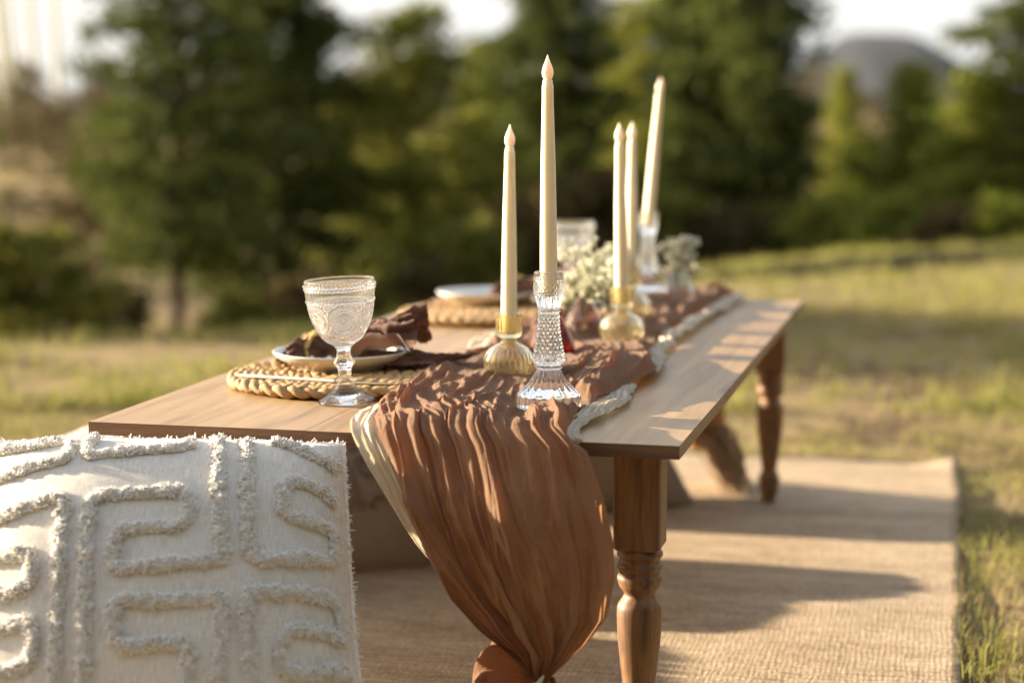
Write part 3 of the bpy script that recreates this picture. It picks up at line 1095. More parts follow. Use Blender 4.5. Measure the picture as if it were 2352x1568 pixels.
ws_ = [0.0, 0.128, 0.262, 0.398, 0.535, TW]
for k in range(5):
    V, F = plank_mesh(ws_[k] + (0.00004 if k else 0), ws_[k + 1] - (0.00004 if k < 4 else 0), TL, TZ - TH, TZ, k)
    o = mk('tabletop_plank', V, F, MAT['top'], table, smooth=False)
    o.data.materials.append(MAT['top_end'])
    o.data.materials.append(MAT['top_side'])
    mi = np.zeros(len(F), np.int32)
    mi[-4:] = 1
    mi[:-4].reshape(-1, 6)[:, [1, 2, 4, 5]] = 2
    mi[:-4].reshape(-1, 6)[:, [2, 4]] = 0
    o.data.polygons.foreach_set('material_index', mi)
for w in (0.14, TW - 0.14):                                      # battens that hold the planks, under the top
    b = Bag()
    V, F = plank_mesh(0.12, TL - 0.12, 0.045, TZ - TH - 0.018, TZ - TH - 0.0003, 9)
    V2 = V[:, [1, 0, 2]] + [w - 0.022, 0, 0]
    mk('batten', V2, F[:, ::-1], MAT['leg'], table, smooth=False)

LEGP = [(0.0225, 0.2335), (0.0255, 0.229), (0.0258, 0.2265), (0.0225, 0.2225), (0.0228, 0.2205), (0.0258, 0.2165), (0.0258, 0.2140), (0.0226, 0.2095), (0.0228, 0.2075),
        (0.0250, 0.2045), (0.0252, 0.201), (0.0228, 0.1945), (0.0190, 0.1895), (0.0172, 0.1870), (0.0176, 0.1845), (0.0215, 0.1790), (0.0240, 0.1755), (0.0250, 0.1715),
        (0.0252, 0.165), (0.0246, 0.150), (0.0232, 0.132), (0.0208, 0.112), (0.0180, 0.092), (0.0152, 0.075), (0.0138, 0.067), (0.0138, 0.0625), (0.0160, 0.060),
        (0.0175, 0.0570), (0.0196, 0.052), (0.0204, 0.047), (0.0196, 0.042), (0.0176, 0.0385), (0.0176, 0.0370), (0.0194, 0.0350), (0.0192, 0.0315), (0.0168, 0.028),
        (0.0146, 0.023), (0.0128, 0.012), (0.0115, 0.0095), (0.0, 0.0095)]
lp = np.array(LEGP) * [1.0, 1.106]
lpd = resample(lp, 150, False)


def make_leg(w, s, rot):
    hb = 0.0262
    b = Bag()
    # square block with eased corners
    e = 0.0022
    ring = [(-hb + e, -hb), (hb - e, -hb), (hb, -hb + e), (hb, hb - e), (hb - e, hb), (-hb + e, hb), (-hb, hb - e), (-hb, -hb + e)]
    lev = [(0.0, TZ - TH - 0.0002, 1.0), (0, 0.315, 0.995), (0, 0.2615, 0.985), (0, 0.2585, 0.90), (0, 0.2575, 0.6)]
    V = []
    for _, z, sc_ in lev:
        for x, y in ring:
            V.append((x * sc_, y * sc_, z))
    n = 8
    I, J = np.meshgrid(np.arange(len(lev) - 1), np.arange(n), indexing='ij')
    F = np.stack([I * n + J, (I + 1) * n + J, (I + 1) * n + (J + 1) % n, I * n + (J + 1) % n], -1).reshape(-1, 4)
    b.add(V, F)
    V2, F2 = lathe_v(lpd, 40)
    b.add(V2, F2)
    o = b.build('leg', MAT['leg'], table, smooth=True)
    sm = np.ones(len(o.data.polygons), bool)
    sm[:len(F)] = False
    o.data.polygons.foreach_set('use_smooth', sm)
    o.location = (w, s, 0)
    o.rotation_euler = (0, 0, rot)
    return o


li = 0.0262 + 0.024
lw_r = TW - li - 0.002
leg0 = make_leg(lw_r, li + 0.012, 0.0)
for w, s in ((li, li + 0.012), (lw_r, TL - li - 0.012), (li, TL - li - 0.012)):
    o = leg0.copy()
    col.objects.link(o)
    o.location = (w, s, 0)

# ------------------------------------------------------------------ runner of brown gauze
NOSE = [(0.494, 0.21, 0.052), (0.394, 0.425, 0.050), (0.468, 0.845, 0.055), (0.43, 1.155, 0.036), (0.397, 1.50, 0.045), (0.455, 1.53, 0.036), (0.381, 1.0, 0.032), (0.393, 0.68, 0.034)]
HW = 0.262                                    # length of the front fall down to the tie
hl = [hang(*p, -0.03) for p in [(822, 990), (852, 1060), (912, 1170), (968, 1270), (1036, 1370), (1112, 1445), (1172, 1500), (1222, 1545)]]
hr = [hang(*p, -0.03) for p in [(1306, 975), (1345, 1060), (1385, 1160), (1408, 1260), (1412, 1340), (1395, 1430), (1350, 1490), (1288, 1545)]]
LPT = [(-0.62, 0.40), (-0.40, 0.470), (-0.30, 0.512), (-0.262, 0.523)] + [(h, w) for w, h in hl[::-1][1:-1]] + [(0.0, 0.334), (0.05, 0.318), (0.13, 0.304), (0.25, 0.292), (0.38, 0.284), (0.51, 0.293), (0.61, 0.303), (0.76, 0.286), (0.99, 0.275), (1.25, 0.285), (1.45, 0.32), (1.593, 0.36), (1.70, 0.43), (1.95, 0.47)]
RPT = [(-0.62, 0.60), (-0.40, 0.590), (-0.30, 0.558), (-0.262, 0.549)] + [(h, w) for w, h in hr[::-1][1:-1]] + [(0.0, 0.563), (0.05, 0.556), (0.15, 0.545), (0.26, 0.548), (0.35, 0.556), (0.40, 0.572), (0.47, 0.580), (0.56, 0.570), (0.645, 0.553), (0.815, 0.523), (1.015, 0.516), (1.213, 0.524), (1.437, 0.537), (1.593, 0.552), (1.70, 0.545), (1.95, 0.53)]
LPT = np.array(LPT)
RPT = np.array(RPT)


def run_folds(u, p):
    hangw = sstep(0.02, -0.06, p) + sstep(1.60, 1.66, p)
    on = 1 - np.clip(hangw, 0, 1)
    hg = sstep(-0.015, -0.09, p)
    edge = np.exp(-(p / 0.09)**2)
    uw = u + 0.10 * (fbm(u * 2.3, p * 2.0, 51, 2) - 0.5) * 2       # uneven spacing of the folds
    W = uw
    w1 = 1.2 * (fbm(u * 1.6, p * 4.0, 52, 2) - 0.5)
    sh = 1.9 * p * on                                              # folds run diagonally across the table

    def rg(f, g, seed, k=1.6, shear=1.0):
        n_ = vnoise(uw * f + sh * f * 0.35 * shear + 0.35 * np.sin(p * g * 0.9 + seed), p * g + seed * 3.7, seed)
        return (1 - np.abs(2 * n_ - 1))**k

    big = rg(5.0, 3.2, 141, 1.2)
    mid_ = rg(11.0, 5.5, 142, 1.5)
    sm = rg(24.0, 10.0, 143, 1.6)
    tiny = rg(52.0, 22.0, 144, 1.5)
    a_m = 0.25 + 1.3 * fbm(u * 3, p * 5, 145, 2)
    a_s = 0.15 + 1.5 * fbm(u * 4, p * 7, 146, 2)**1.3
    D = (0.016 - 0.008 * on) * big + 0.010 * mid_ * a_m + 0.0066 * sm * a_s + 0.0028 * tiny * a_s
    # tight gathers where the cloth turns over the table edge
    D = D + edge * (0.0065 * np.abs(np.sin(np.pi * (8.5 * uw + 1.3 * w1 + 1.2 * p))) * (0.3 + 1.2 * fbm(u * 5, p * 3, 147)) + 0.0035 * np.abs(np.sin(np.pi * (21 * uw + 2.5 * w1))))
    # on the fall: a few deep folds, drawn together towards the tie
    L0 = np.abs(np.sin(np.pi * (2.7 * uw + w1 + 0.3 + 0.8 * p)))**0.8
    D = D * (1 + 0.35 * hg) + hg * (0.018 * L0 + 0.0035 * rg(15.0, 16.0, 148, 2.0) + 0.0022 * rg(34.0, 34.0, 149, 2.0))
    far = sstep(0.22, 0.5, p) * on
    D = D * (1 - 0.28 * far) + far * 0.013 * fbm(u * 2.2 + 2 * p, p * 6.0, 59, 2)**1.3
    D = D + 0.0010 * (fbm(u * 30, p * 40, 60, 3) - 0.5) * 2
    D = D + 0.011 * np.exp(-((p - 0.47) / 0.10)**2) * np.exp(-((u - 0.86) / 0.16)**2)
    # thin towards both selvedges
    sel = sstep(0, 0.05, u) * sstep(1, 0.95, u)
    return D * (0.35 + 0.65 * sel), W, w1


NU, NP = 250, 940
pp = np.concatenate([np.linspace(-0.262, 0.35, 430), np.linspace(0.35, 1.62, 420)[1:], np.linspace(1.62, 1.92, 92)[1:]])
NP = len(pp)
uu = np.linspace(0, 1, NU)
Pg, Ug = np.meshgrid(pp, uu, indexing='ij')
D, Wf, Wf1 = run_folds(Ug, Pg)
wl_ = np.interp(Pg, LPT[:, 0], LPT[:, 1]) + 0.004 * (fbm(Pg * 16, 0 * Pg, 61, 3) - 0.5)
wr_ = np.interp(Pg, RPT[:, 0], RPT[:, 1]) + 0.012 * (fbm(Pg * 12, 0 * Pg + 3, 62, 3) - 0.5) * sstep(-0.05, 0.3, Pg)
wl_ = wl_ + 0.016 * np.exp(-((Pg - 0.01) / 0.12)**2)               # the cream cloth shows beside it here
w = wl_ + (wr_ - wl_) * Ug
w = w + 0.004 * np.sin(2 * np.pi * (4.1 * Wf + 2 * Wf1)) * sstep(0, 0.1, Ug) * sstep(1, 0.9, Ug)
flat = np.ones_like(w)
for (nw, ns, nr) in NOSE:
    rr = np.sqrt((w - nw)**2 + (Pg - ns)**2) / nr
    flat = np.minimum(flat, 0.12 + 0.88 * sstep(0.85, 1.35, rr))
D = D * flat
k2 = 0.014**2
s_ = (Pg + np.sqrt(Pg**2 + k2)) / 2 - 0.014
h_ = (Pg - np.sqrt(Pg**2 + k2)) / 2 + 0.007
Lx = TL + 0.022
q = Lx - Pg                                   # far edge, same rounding
s2 = Lx - (q + np.sqrt(q**2 + k2)) / 2
h2 = (q - np.sqrt(q**2 + k2)) / 2
s_ = np.where(Pg > 0.8, s2 - 0.006, s_)
h_ = np.where(Pg > 0.8, h2 + 0.007, h_)
tn = np.clip(-Pg / HW, 0, 1)
belly = 0.034 * np.sin(np.pi * tn**0.8) * np.sin(np.pi * np.clip(Ug, 0, 1))**0.7 + 0.006 * tn
nrm_s = np.where(Pg < 0.4, -0.5 * (1 - Pg / np.sqrt(Pg**2 + k2)), 0.5 * (1 - q / np.sqrt(q**2 + k2)))
nrm_h = np.sqrt(np.clip(1 - nrm_s**2, 0, 1))
squeeze = 1 - 0.5 * sstep(0.75, 1.0, tn)
s_ = s_ + nrm_s * D * squeeze * 1.05 - belly * (Pg < 0.2)
h_ = h_ + nrm_h * D
runner = thing('table_runner', 'crinkled brown gauze runner along the table, tied at its hanging front end', 'table runner', tuple(T(0.43, 0.0)))
RO = T(0.43, 0.0)
mk('gauze', T(w, s_, h_) - RO, gridfaces(NP, NU), MAT['runner'], runner)

# the gathered end below the tie: a loose puff to the left and a short skirt to the floor
def puff(sweep, wid, nfold, seed, n=90, m=70, amp=0.008):
    """ruffled band along a path given in table coordinates (w,s,h)"""
    P = resample(sweep, n)
    u = np.linspace(-1, 1, m)
    t = np.linspace(0, 1, n)
    TT, UU = np.meshgrid(t, u, indexing='ij')
    wd = np.interp(t, np.linspace(0, 1, len(wid)), wid)[:, None]
    f = np.abs(np.sin(np.pi * (nfold * UU + 1.5 * (fbm(UU * 2, TT * 2.5, seed) - 0.5) * 2))) * amp * (0.3 + wd / max(wid))
    f = f + 0.4 * amp * np.abs(np.sin(np.pi * (nfold * 2.7 * UU + 2.5 * fbm(UU * 4, TT * 4, seed + 1))))
    Tn = np.gradient(P, axis=0)
    Tn /= np.linalg.norm(Tn, axis=1)[:, None]
    side = np.array([0.35, 1.0, 0.0])
    side = side - (Tn @ side)[:, None] * Tn
    side /= np.linalg.norm(side, axis=1)[:, None]
    nn = np.cross(Tn, side)
    V = P[:, None, :] + side[:, None, :] * (UU * wd)[..., None] + nn[:, None, :] * (f - 0.35 * wd * UU**2)[..., None]
    return T(V[..., 0], V[..., 1], V[..., 2]) - RO, gridfaces(n, m)


K = (0.536, -0.032, -0.262)
def balloon(K0, tipp, rmax, npl, seed, droop, n=80, m=120):
    """puffed cloth with pleats drawn together at the tie"""
    K0 = np.array(K0)
    ax = np.array(tipp) - K0
    t = np.linspace(0, 1, n)
    ph = np.linspace(0, 2 * np.pi, m, endpoint=False)
    TT, PP = np.meshgrid(t, ph, indexing='ij')
    a = ax / np.linalg.norm(ax)
    e1 = np.cross(a, [0, 1.0, 0])
    e1 /= np.linalg.norm(e1)
    e2 = np.cross(a, e1)
    prof = rmax * (0.16 + 0.84 * np.sin(np.pi * np.clip(TT * 0.80 + 0.02, 0, 1))**0.8) * np.sqrt(np.clip(1 - TT**5, 0, 1))
    cosn = np.cos(PP) * 1.3 + 3
    sinn = np.sin(PP) * 1.3 + 3
    pl = np.abs(np.sin(npl * PP / 2 + 1.6 * vnoise(cosn * 1.5, sinn * 1.5 + TT * 1.5, seed)))
    pl2 = 1 - np.abs(2 * vnoise(cosn * 5 + TT, sinn * 5, seed + 1) - 1)
    rr = prof * (0.70 + 0.34 * pl * (1 - 0.3 * TT) + 0.26 * pl2)
    V = K0 + ax * TT[..., None] + e1 * (rr * np.cos(PP))[..., None] + e2 * (rr * np.sin(PP))[..., None]
    V[..., 2] -= droop * TT**1.5
    V[..., 2] = np.maximum(V[..., 2], -0.374)
    I, J = np.meshgrid(np.arange(n - 1), np.arange(m), indexing='ij')
    F = np.stack([I * m + J, (I + 1) * m + J, (I + 1) * m + (J + 1) % m, I * m + (J + 1) % m], -1).reshape(-1, 4)
    return T(V[..., 0], V[..., 1], V[..., 2]) - RO, F


V, F = balloon(K, (0.462, -0.012, -0.262), 0.058, 11, 71, 0.03)
mk('tail_puff', V, F, MAT['runner'], runner)
V, F = puff([K, (0.545, -0.034, -0.285), (0.56, -0.04, -0.32), (0.575, -0.06, -0.370)], [0.014, 0.03, 0.055, 0.07], 3.5, 75)
mk('tail_skirt', V, F, MAT['runner'], runner)
tp = np.concatenate([T(*np.array([(0.552, -0.075, -0.238), (0.546, -0.082, -0.248), (0.540, -0.080, -0.257), (0.546, -0.084, -0.262), (0.556, -0.080, -0.262)]).T) - RO])
mk('tie_end', *tube_v(resample(tp, 24), np.concatenate([np.linspace(0.0012, 0.0036, 8), np.linspace(0.0036, 0.0010, 16)]), 8), MAT['cream'], runner)
th = np.linspace(0, 2 * np.pi, 40)
mk('tie_band', *tube_v(T(0.536 + 0.018 * np.cos(th), -0.040 + 0.024 * np.sin(th), -0.259 + 0.002 * np.sin(3 * th)) - RO, 0.0035, 8), MAT['runner'], runner)

# far end of the runner: loose bundle on the rug behind the table
Rg = T(0.50, TL + 0.05, -TZ)
nb = 520
bun = Bag()
r_ = np.random.default_rng(12)
b0 = at(1640, 1075, 0.05)
for k in range(nb):
    a0 = np.array([atY(1622 + r_.normal() * 12, 1000 + r_.normal() * 8, 3.58)])[0]
    e = at(1690 + r_.normal() * 14, 1120 + r_.normal() * 9, 0.012)
    e[2] = abs(r_.normal()) * 0.018 + 0.012
    mpt = (a0 + e) / 2 + np.array([0.012 * r_.normal(), 0.02 * r_.normal(), 0.022 + 0.016 * r_.normal()])
    Q = resample([a0, mpt, e], 8)
    Q[:, 2] = np.maximum(Q[:, 2], 0.013)
    bun.add(*tube_v(Q - RO, np.linspace(0.0016, 0.0011, 8), 4))
stuff(bun.build('frayed_fringe', MAT['fringe'], runner))

# ------------------------------------------------------------------ cream gauze under the brown runner
cream = thing('under_runner', 'cream gauze cloth peeping out on both sides of the brown runner', 'table runner', tuple(RO))
pc_ = np.concatenate([np.linspace(-0.20, 0.3, 200), np.linspace(0.3, 1.45, 200)[1:]])
uc = np.linspace(0, 1, 60)
Pg, Ug = np.meshgrid(pc_, uc, indexing='ij')
wl0 = np.interp(Pg, LPT[:, 0], LPT[:, 1])
out = np.interp(Pg, [-0.2, -0.12, -0.04, 0.02, 0.12, 0.25, 0.40, 0.60, 0.70, 0.80, 1.0, 1.45], [0.004, -0.008, -0.016, -0.016, -0.006, 0.002, 0.004, -0.004, -0.026, -0.030, -0.012, 0.0])
inn = np.interp(Pg, [-0.2, -0.1, 0.0, 0.3, 1.45], [0.012, 0.03, 0.055, 0.06, 0.06])
wc = wl0 + out + (inn - out) * Ug + 0.003 * (fbm(Pg * 20, Ug * 0, 81, 3) - 0.5)
Dc = 0.006 * np.abs(np.sin(np.pi * (2.3 * Ug + 1.5 * fbm(Ug * 2, Pg * 5, 82)))) + 0.0025 * np.abs(np.sin(np.pi * (6.5 * Ug + 2 * fbm(Ug * 3, Pg * 9, 83))))
Dc = Dc * sstep(1.0, 0.5, Ug) + 0.001
s_ = (Pg + np.sqrt(Pg**2 + k2)) / 2 - 0.012
h_ = (Pg - np.sqrt(Pg**2 + k2)) / 2 + 0.0045
ns_ = -0.5 * (1 - Pg / np.sqrt(Pg**2 + k2))
s_ = s_ + ns_ * Dc - 0.012 * np.sin(np.pi * np.clip(-Pg / 0.22, 0, 1)) * Ug
h_ = h_ + np.sqrt(np.clip(1 - ns_**2, 0, 1)) * Dc
mk('gauze_edge', T(wc, s_, h_) - RO, gridfaces(len(pc_), 60), MAT['cream'], cream)


def cord(pts, rad, seed, hh=0.004, n=200, m=26):
    """flat crinkled strip of cream gauze through photo points on the table top"""
    q = []
    for p in pts:
        if len(p) == 2:
            w_, s__ = tbl(p[0], p[1], hh)
            q.append(T(w_, s__, hh))
        else:
            w_, z_ = hang(p[0], p[1], p[2])
            q.append(T(w_, p[2], z_))
    P = resample(q, n)
    L = np.concatenate([[0], np.cumsum(np.linalg.norm(np.diff(P, axis=0), axis=1))])[:, None]
    T_ = np.gradient(P, axis=0)
    T_ /= np.linalg.norm(T_, axis=1)[:, None]
    A = np.cross(T_, [0, 0, 1.0])
    A /= np.linalg.norm(A, axis=1)[:, None] + 1e-9
    B = np.cross(A, T_)
    u = np.linspace(-1, 1, m)[None, :]
    hw = rad * (0.8 + 0.5 * fbm(L * 26, 0 * L, seed, 2))
    lat = u * hw + rad * 0.6 * (fbm(L * 30, 0 * L + 4, seed + 1, 2) - 0.5) * 2
    z = 0.50 * rad * np.abs(np.sin(np.pi * (1.3 * u + 1.6 * (fbm(L * 9, u * 0.5, seed + 2, 2) - 0.5) * 2))) + 0.30 * rad * (1 - u**2) + 0.5 * rad * (fbm(L * 18, u * 0.4 + 3, seed + 5, 2) - 0.4)
    z = z + 0.05 * rad * np.sin(2 * np.pi * (3.5 * u + 1.5 * fbm(L * 12, 0 * L, seed + 6)))
    V = P[:, None, :] + A[:, None, :] * lat[..., None] + B[:, None, :] * np.maximum(z, -hh + 0.0006)[..., None]
    mk('gauze_strip', V.reshape(-1, 3) - RO, gridfaces(n, m), MAT['cream'], cream)


cord([(1316, 1046, -0.016), (1311, 1012, -0.015), (1314, 988), (1340, 970), (1378, 955), (1415, 932), (1432, 910), (1446, 892)], 0.0095, 91)
cord([(1330, 968), (1352, 945), (1388, 928), (1420, 908), (1442, 890)], 0.008, 95)
cord([(1338, 950), (1362, 925), (1392, 908), (1425, 893)], 0.006, 99)
cord([(1490, 860), (1503, 832), (1512, 806), (1536, 783), (1560, 765), (1592, 742), (1630, 722), (1668, 700), (1702, 682)], 0.012, 103, 0.006, 300)

# ------------------------------------------------------------------ pillows with tufted fret pattern
PA, PB, PT = 0.235, 0.214, 0.102


def pil(u, v, side=1):
    """pillow surface in local frame: x right, z up along the height, y away from the front"""
    u = np.asarray(u, float)
    v = np.asarray(v, float)
    x = PA * u * (1 - 0.03 * np.cos(np.pi * v / 2)**1.0 * np.abs(u)**3)
    z = PB * v * (1 + 0.02 * np.cos(np.pi * u / 2)**1.0 * np.abs(v)**3)
    x = x * (1 - 0.14 * v)                       # sags wider towards the ground
    t = np.clip((1 - np.abs(u)**2.6), 0, 1)**0.62 * np.clip((1 - np.abs(v)**2.6), 0, 1)**0.62
    y = -side * (PT * t + 0.003)
    wr = 0.006 * (fbm(u * 2.2 + 9, v * 2.2, 111, 3) - 0.5) * sstep(0, .3, t) + 0.004 * (fbm(u * 9, v * 3, 113, 2) - 0.5) * sstep(0.5, 0.1, t) * sstep(0, 0.08, t)
    return np.stack([x, y - side * wr, z], -1)


TILT = math.radians(-30)
PYAW = math.radians(-4)
PLOC = np.array([-0.394, 1.940, 0.186])
_cx = np.array([math.cos(PYAW), math.sin(PYAW), 0])
_cy0 = np.array([-math.sin(PYAW), math.cos(PYAW), 0])
_ey = _cy0 * math.cos(TILT) + np.array([0, 0, 1.0]) * math.sin(TILT)
_ez = -_cy0 * math.sin(TILT) + np.array([0, 0, 1.0]) * math.cos(TILT)
ROLL = math.radians(0.4)
_cx, _ez = _cx * math.cos(ROLL) + _ez * math.sin(ROLL), _ez * math.cos(ROLL) - _cx * math.sin(ROLL)


def pil_world(u, v):
    L = pil(u, v)
    return PLOC + L[..., 0:1] * _cx + L[..., 1:2] * _ey + L[..., 2:3] * _ez


def pil_inv(x, y):
    """(u,v) on the pillow front under photo pixels"""
    x = np.asarray(x, float)
    y = np.asarray(y, float)
    u = np.clip((x - 400) / 460, -0.95, 0.95)
    v = np.clip((1400 - y) / 420, -0.95, 0.95)
    for _ in range(60):
        qx, qy = proj(pil_world(u, v))
        u = np.clip(u + (x - qx) / 520 * 0.7, -0.99, 0.985)
        v = np.clip(v - (y - qy) / 470 * 0.7, -0.99, 0.99)
    return u, v


STROKES = [
    [(1165, 245), (1168, 420), (1170, 600), (1180, 800), (1195, 905), (1080, 920), (900, 935), (740, 950), (620, 965), (598, 930), (610, 810), (650, 745), (800, 738), (940, 730), (1000, 715), (1012, 630), (995, 545), (900, 548), (750, 560), (600, 568), (510, 570), (478, 620), (470, 750), (455, 950), (455, 1150), (455, 1350), (440, 1568), (435, 1800)],
    [(-260, 760), (-100, 730), (0, 690), (120, 640), (240, 598), (345, 572), (335, 700), (320, 880), (312, 1060), (300, 1300), (292, 1500), (285, 1800)],
    [(-200, 920), (0, 900), (150, 862), (172, 940), (165, 1045), (80, 1085), (-200, 1120)],
    [(-200, 1290), (0, 1280), (165, 1235), (180, 1340), (165, 1465), (60, 1500), (-200, 1530)],
    [(1315, 260), (1318, 440), (1322, 640), (1325, 820), (1345, 912), (1500, 910), (1650, 905), (1765, 930), (1785, 850), (1780, 770), (1680, 715), (1560, 690), (1500, 655), (1512, 540), (1530, 485), (1620, 505), (1720, 550), (1790, 600)],
    [(1445, 280), (1540, 305), (1640, 345), (1740, 385), (1830, 450)],
    [(520, 262), (470, 300), (455, 368), (600, 345), (760, 335), (900, 325), (1005, 315), (1030, 270), (1020, 236), (900, 238), (760, 236), (640, 240)],
    [(-200, 540), (0, 480), (110, 440), (240, 405), (365, 378), (385, 315), (405, 280)],
    [(-200, 400), (0, 335), (150, 315), (330, 285)],
    [(980, 1800), (985, 1600), (1005, 1440), (1005, 1362), (880, 1352), (760, 1365), (650, 1385), (618, 1320), (600, 1200), (625, 1120), (750, 1128), (900, 1130), (1060, 1120), (1190, 1110), (1180, 1260), (1172, 1420), (1170, 1600), (1172, 1800)],
    [(1365, 1800), (1350, 1600), (1335, 1400), (1315, 1220), (1325, 1090), (1420, 1080), (1560, 1085), (1700, 1105), (1790, 1140), (1815, 1260), (1835, 1350), (1720, 1300), (1620, 1285), (1525, 1285), (1490, 1390), (1505, 1510), (1640, 1520), (1800, 1510), (1920, 1515)],
    [(560, 1800), (600, 1690), (800, 1680), (900, 1800)],
    [(1480, 1800), (1500, 1700), (1700, 1690), (1900, 1700)],
]


def make_pillow(name, label, group):
    t = thing(name, label, 'pillow', tuple(PLOC), 0, group)
    n = 90
    g = np.sin(np.linspace(-np.pi / 2, np.pi / 2, n))
    U, Vv = np.meshgrid(g, g, indexing='ij')
    Vs = []
    uvs = []
    for side in (1, -1):
        Vs.append(pil(U, Vv, side).reshape(-1, 3))
        uvs.append(np.stack([U, Vv], -1).reshape(-1, 2) * 0.5)
    F1 = gridfaces(n, n)
    F2 = gridfaces(n, n)[:, ::-1] + n * n
    mk('cover', np.concatenate(Vs), np.concatenate([F1, F2]), MAT['cotton'], t, True, np.concatenate(uvs))
    # piping and frayed seam round the edge
    b = Bag()
    r = np.random.default_rng(8)
    tt = np.linspace(-1, 1, 240)
    loop = np.concatenate([pil(tt, -1 + 0 * tt), pil(1 + 0 * tt, tt), pil(-tt, 1 + 0 * tt), pil(-1 + 0 * tt, -tt)])
    loop[:, 1] = 0.0
    b.add(*tube_v(loop, 0.0032 + 0.0006 * r.normal(size=len(loop)), 7))
    cdir = loop / np.linalg.norm(loop, axis=1)[:, None]
    for k in range(1500):
        i = r.integers(len(loop) - 1)
        p = loop[i] + (loop[i + 1] - loop[i]) * r.uniform()
        d = cdir[i] * r.uniform(0.3, 1) + r.normal(size=3) * 0.6
        d /= np.linalg.norm(d)
        ln = r.uniform(0.003, 0.008)
        b.add(*tube_v(np.array([p, p + d * ln * 0.6, p + d * ln + r.normal(size=3) * 0.0015]), [0.0011, 0.0009, 0.0004], 4))
    stuff(b.build('frayed_seam', MAT['tuft'], t))
    # tufted bands
    mound = Bag()
    yarn_p, yarn_n, yarn_a, yarn_b = [], [], [], []
    for st in STROKES:
        S = np.array(st, float)
        S = np.stack([S[:, 0] * 0.4302, 893.8 + S[:, 1] * 0.4302], -1)
        n_ = max(12, int(np.linalg.norm(np.diff(S, axis=0), axis=1).sum() / 4))
        Q = resample(S, n_, False)
        k_ = np.ones(9) / 9
        Q = np.stack([np.convolve(np.pad(Q[:, c], 4, mode='edge'), k_, 'valid') for c in range(2)], -1)
        u, v = pil_inv(Q[:, 0], Q[:, 1])
        ok = (np.abs(u) < 0.975) & (np.abs(v) < 0.97)
        u, v = u[ok], v[ok]
        if len(u) < 6:
            continue
        P = pil(u, v)
        # even spacing
        P0 = resample(np.stack([u, v], -1), max(8, int(np.linalg.norm(np.diff(P, axis=0), axis=1).sum() / 0.002)), False)
        u, v = P0[:, 0], P0[:, 1]
        P = pil(u, v)
        e = 0.004
        Pu = pil(u + e, v) - pil(u - e, v)
        Pv = pil(u, v + e) - pil(u, v - e)
        N = np.cross(Pu, Pv)
        N /= np.linalg.norm(N, axis=1)[:, None]
        N = np.where((N[:, 1] > 0)[:, None], -N, N)
        Tn = np.gradient(P, axis=0)
        Tn /= np.linalg.norm(Tn, axis=1)[:, None] + 1e-9
        Sd = np.cross(Tn, N)
        Sd /= np.linalg.norm(Sd, axis=1)[:, None] + 1e-9
        m = len(P)
        hw = 0.0057 * (0.85 + 0.35 * vnoise(np.arange(m) * 0.12, 0 * u, 15))
        a = np.linspace(0, np.pi, 9)
        V = P[:, None, :] + Sd[:, None, :] * (hw[:, None] * np.cos(a)[None, :] * 0.82)[..., None] + N[:, None, :] * (0.0050 * np.sin(a)[None, :] * np.ones(m)[:, None] - 0.001)[..., None]
        mound.add(V.reshape(-1, 3), gridfaces(m, 9))
        per = 30
        c = np.clip(r.normal(size=(m, per)) * 0.5, -1, 1)
        base = P[:, None, :] + Sd[:, None, :] * (c * hw[:, None])[..., None] + Tn[:, None, :] * (r.uniform(-1, 1, (m, per)) * 0.002)[..., None]
        sarc = np.arange(m)[:, None] * 0.002 + r.uniform(-0.001, 0.001, (m, per))
        ci = np.floor(sarc / 0.0052 + 0.35 * np.sin(c * 3)).astype(int)
        cj = np.round(c * 1.3).astype(int)
        jx = _hash(ci, cj, 71) - 0.5
        jy = _hash(ci, cj, 72) - 0.5
        d = N[:, None, :] * 1.0 + Sd[:, None, :] * (c * 0.55 + jx * 1.0)[..., None] + Tn[:, None, :] * (jy * 1.5)[..., None] + r.normal(size=(m, per, 3)) * 0.22
        d /= np.linalg.norm(d, axis=2)[..., None]
        ln = 0.0076 * r.uniform(0.8, 1.1, (m, per)) * (1 - 0.25 * np.abs(c)) * (0.55 + 0.7 * _hash(ci, cj, 73))
        yarn_p.append(base.reshape(-1, 3))
        yarn_n.append(d.reshape(-1, 3))
        yarn_a.append(ln.ravel())
    mound.build('tuft_band', MAT['tuft'], t)
    base = np.concatenate(yarn_p)
    d = np.concatenate(yarn_n)
    ln = np.concatenate(yarn_a)[:, None]
    M_ = len(base)
    ref = r.normal(size=(M_, 3))
    A = np.cross(d, ref)
    A /= np.linalg.norm(A, axis=1)[:, None]
    B = np.cross(d, A)
    bend = A * ln * 0.25
    rows_ = []
    for f, rad in ((0.0, 0.0011), (0.6, 0.0013), (1.0, 0.0008)):
        cpt = base + d * ln * f + bend * (f**2)
        for q_ in range(3):
            an = 2 * np.pi * q_ / 3
            rows_.append(cpt + rad * (A * math.cos(an) + B * math.sin(an)))
    V = np.stack(rows_, 1)
    i = np.arange(M_)[:, None] * 9
    fs = []
    for lv in range(2):
        for q_ in range(3):
            q2 = (q_ + 1) % 3
            fs.append(i + np.array([[lv * 3 + q_, lv * 3 + q2, lv * 3 + 3 + q2, lv * 3 + 3 + q_]]))
    f4 = np.concatenate(fs)
    f3 = i + np.array([[6, 7, 8]])
    stuff(mk('tufting', V.reshape(-1, 3), [f4, f3], MAT['tuft'], t, True))
    return t


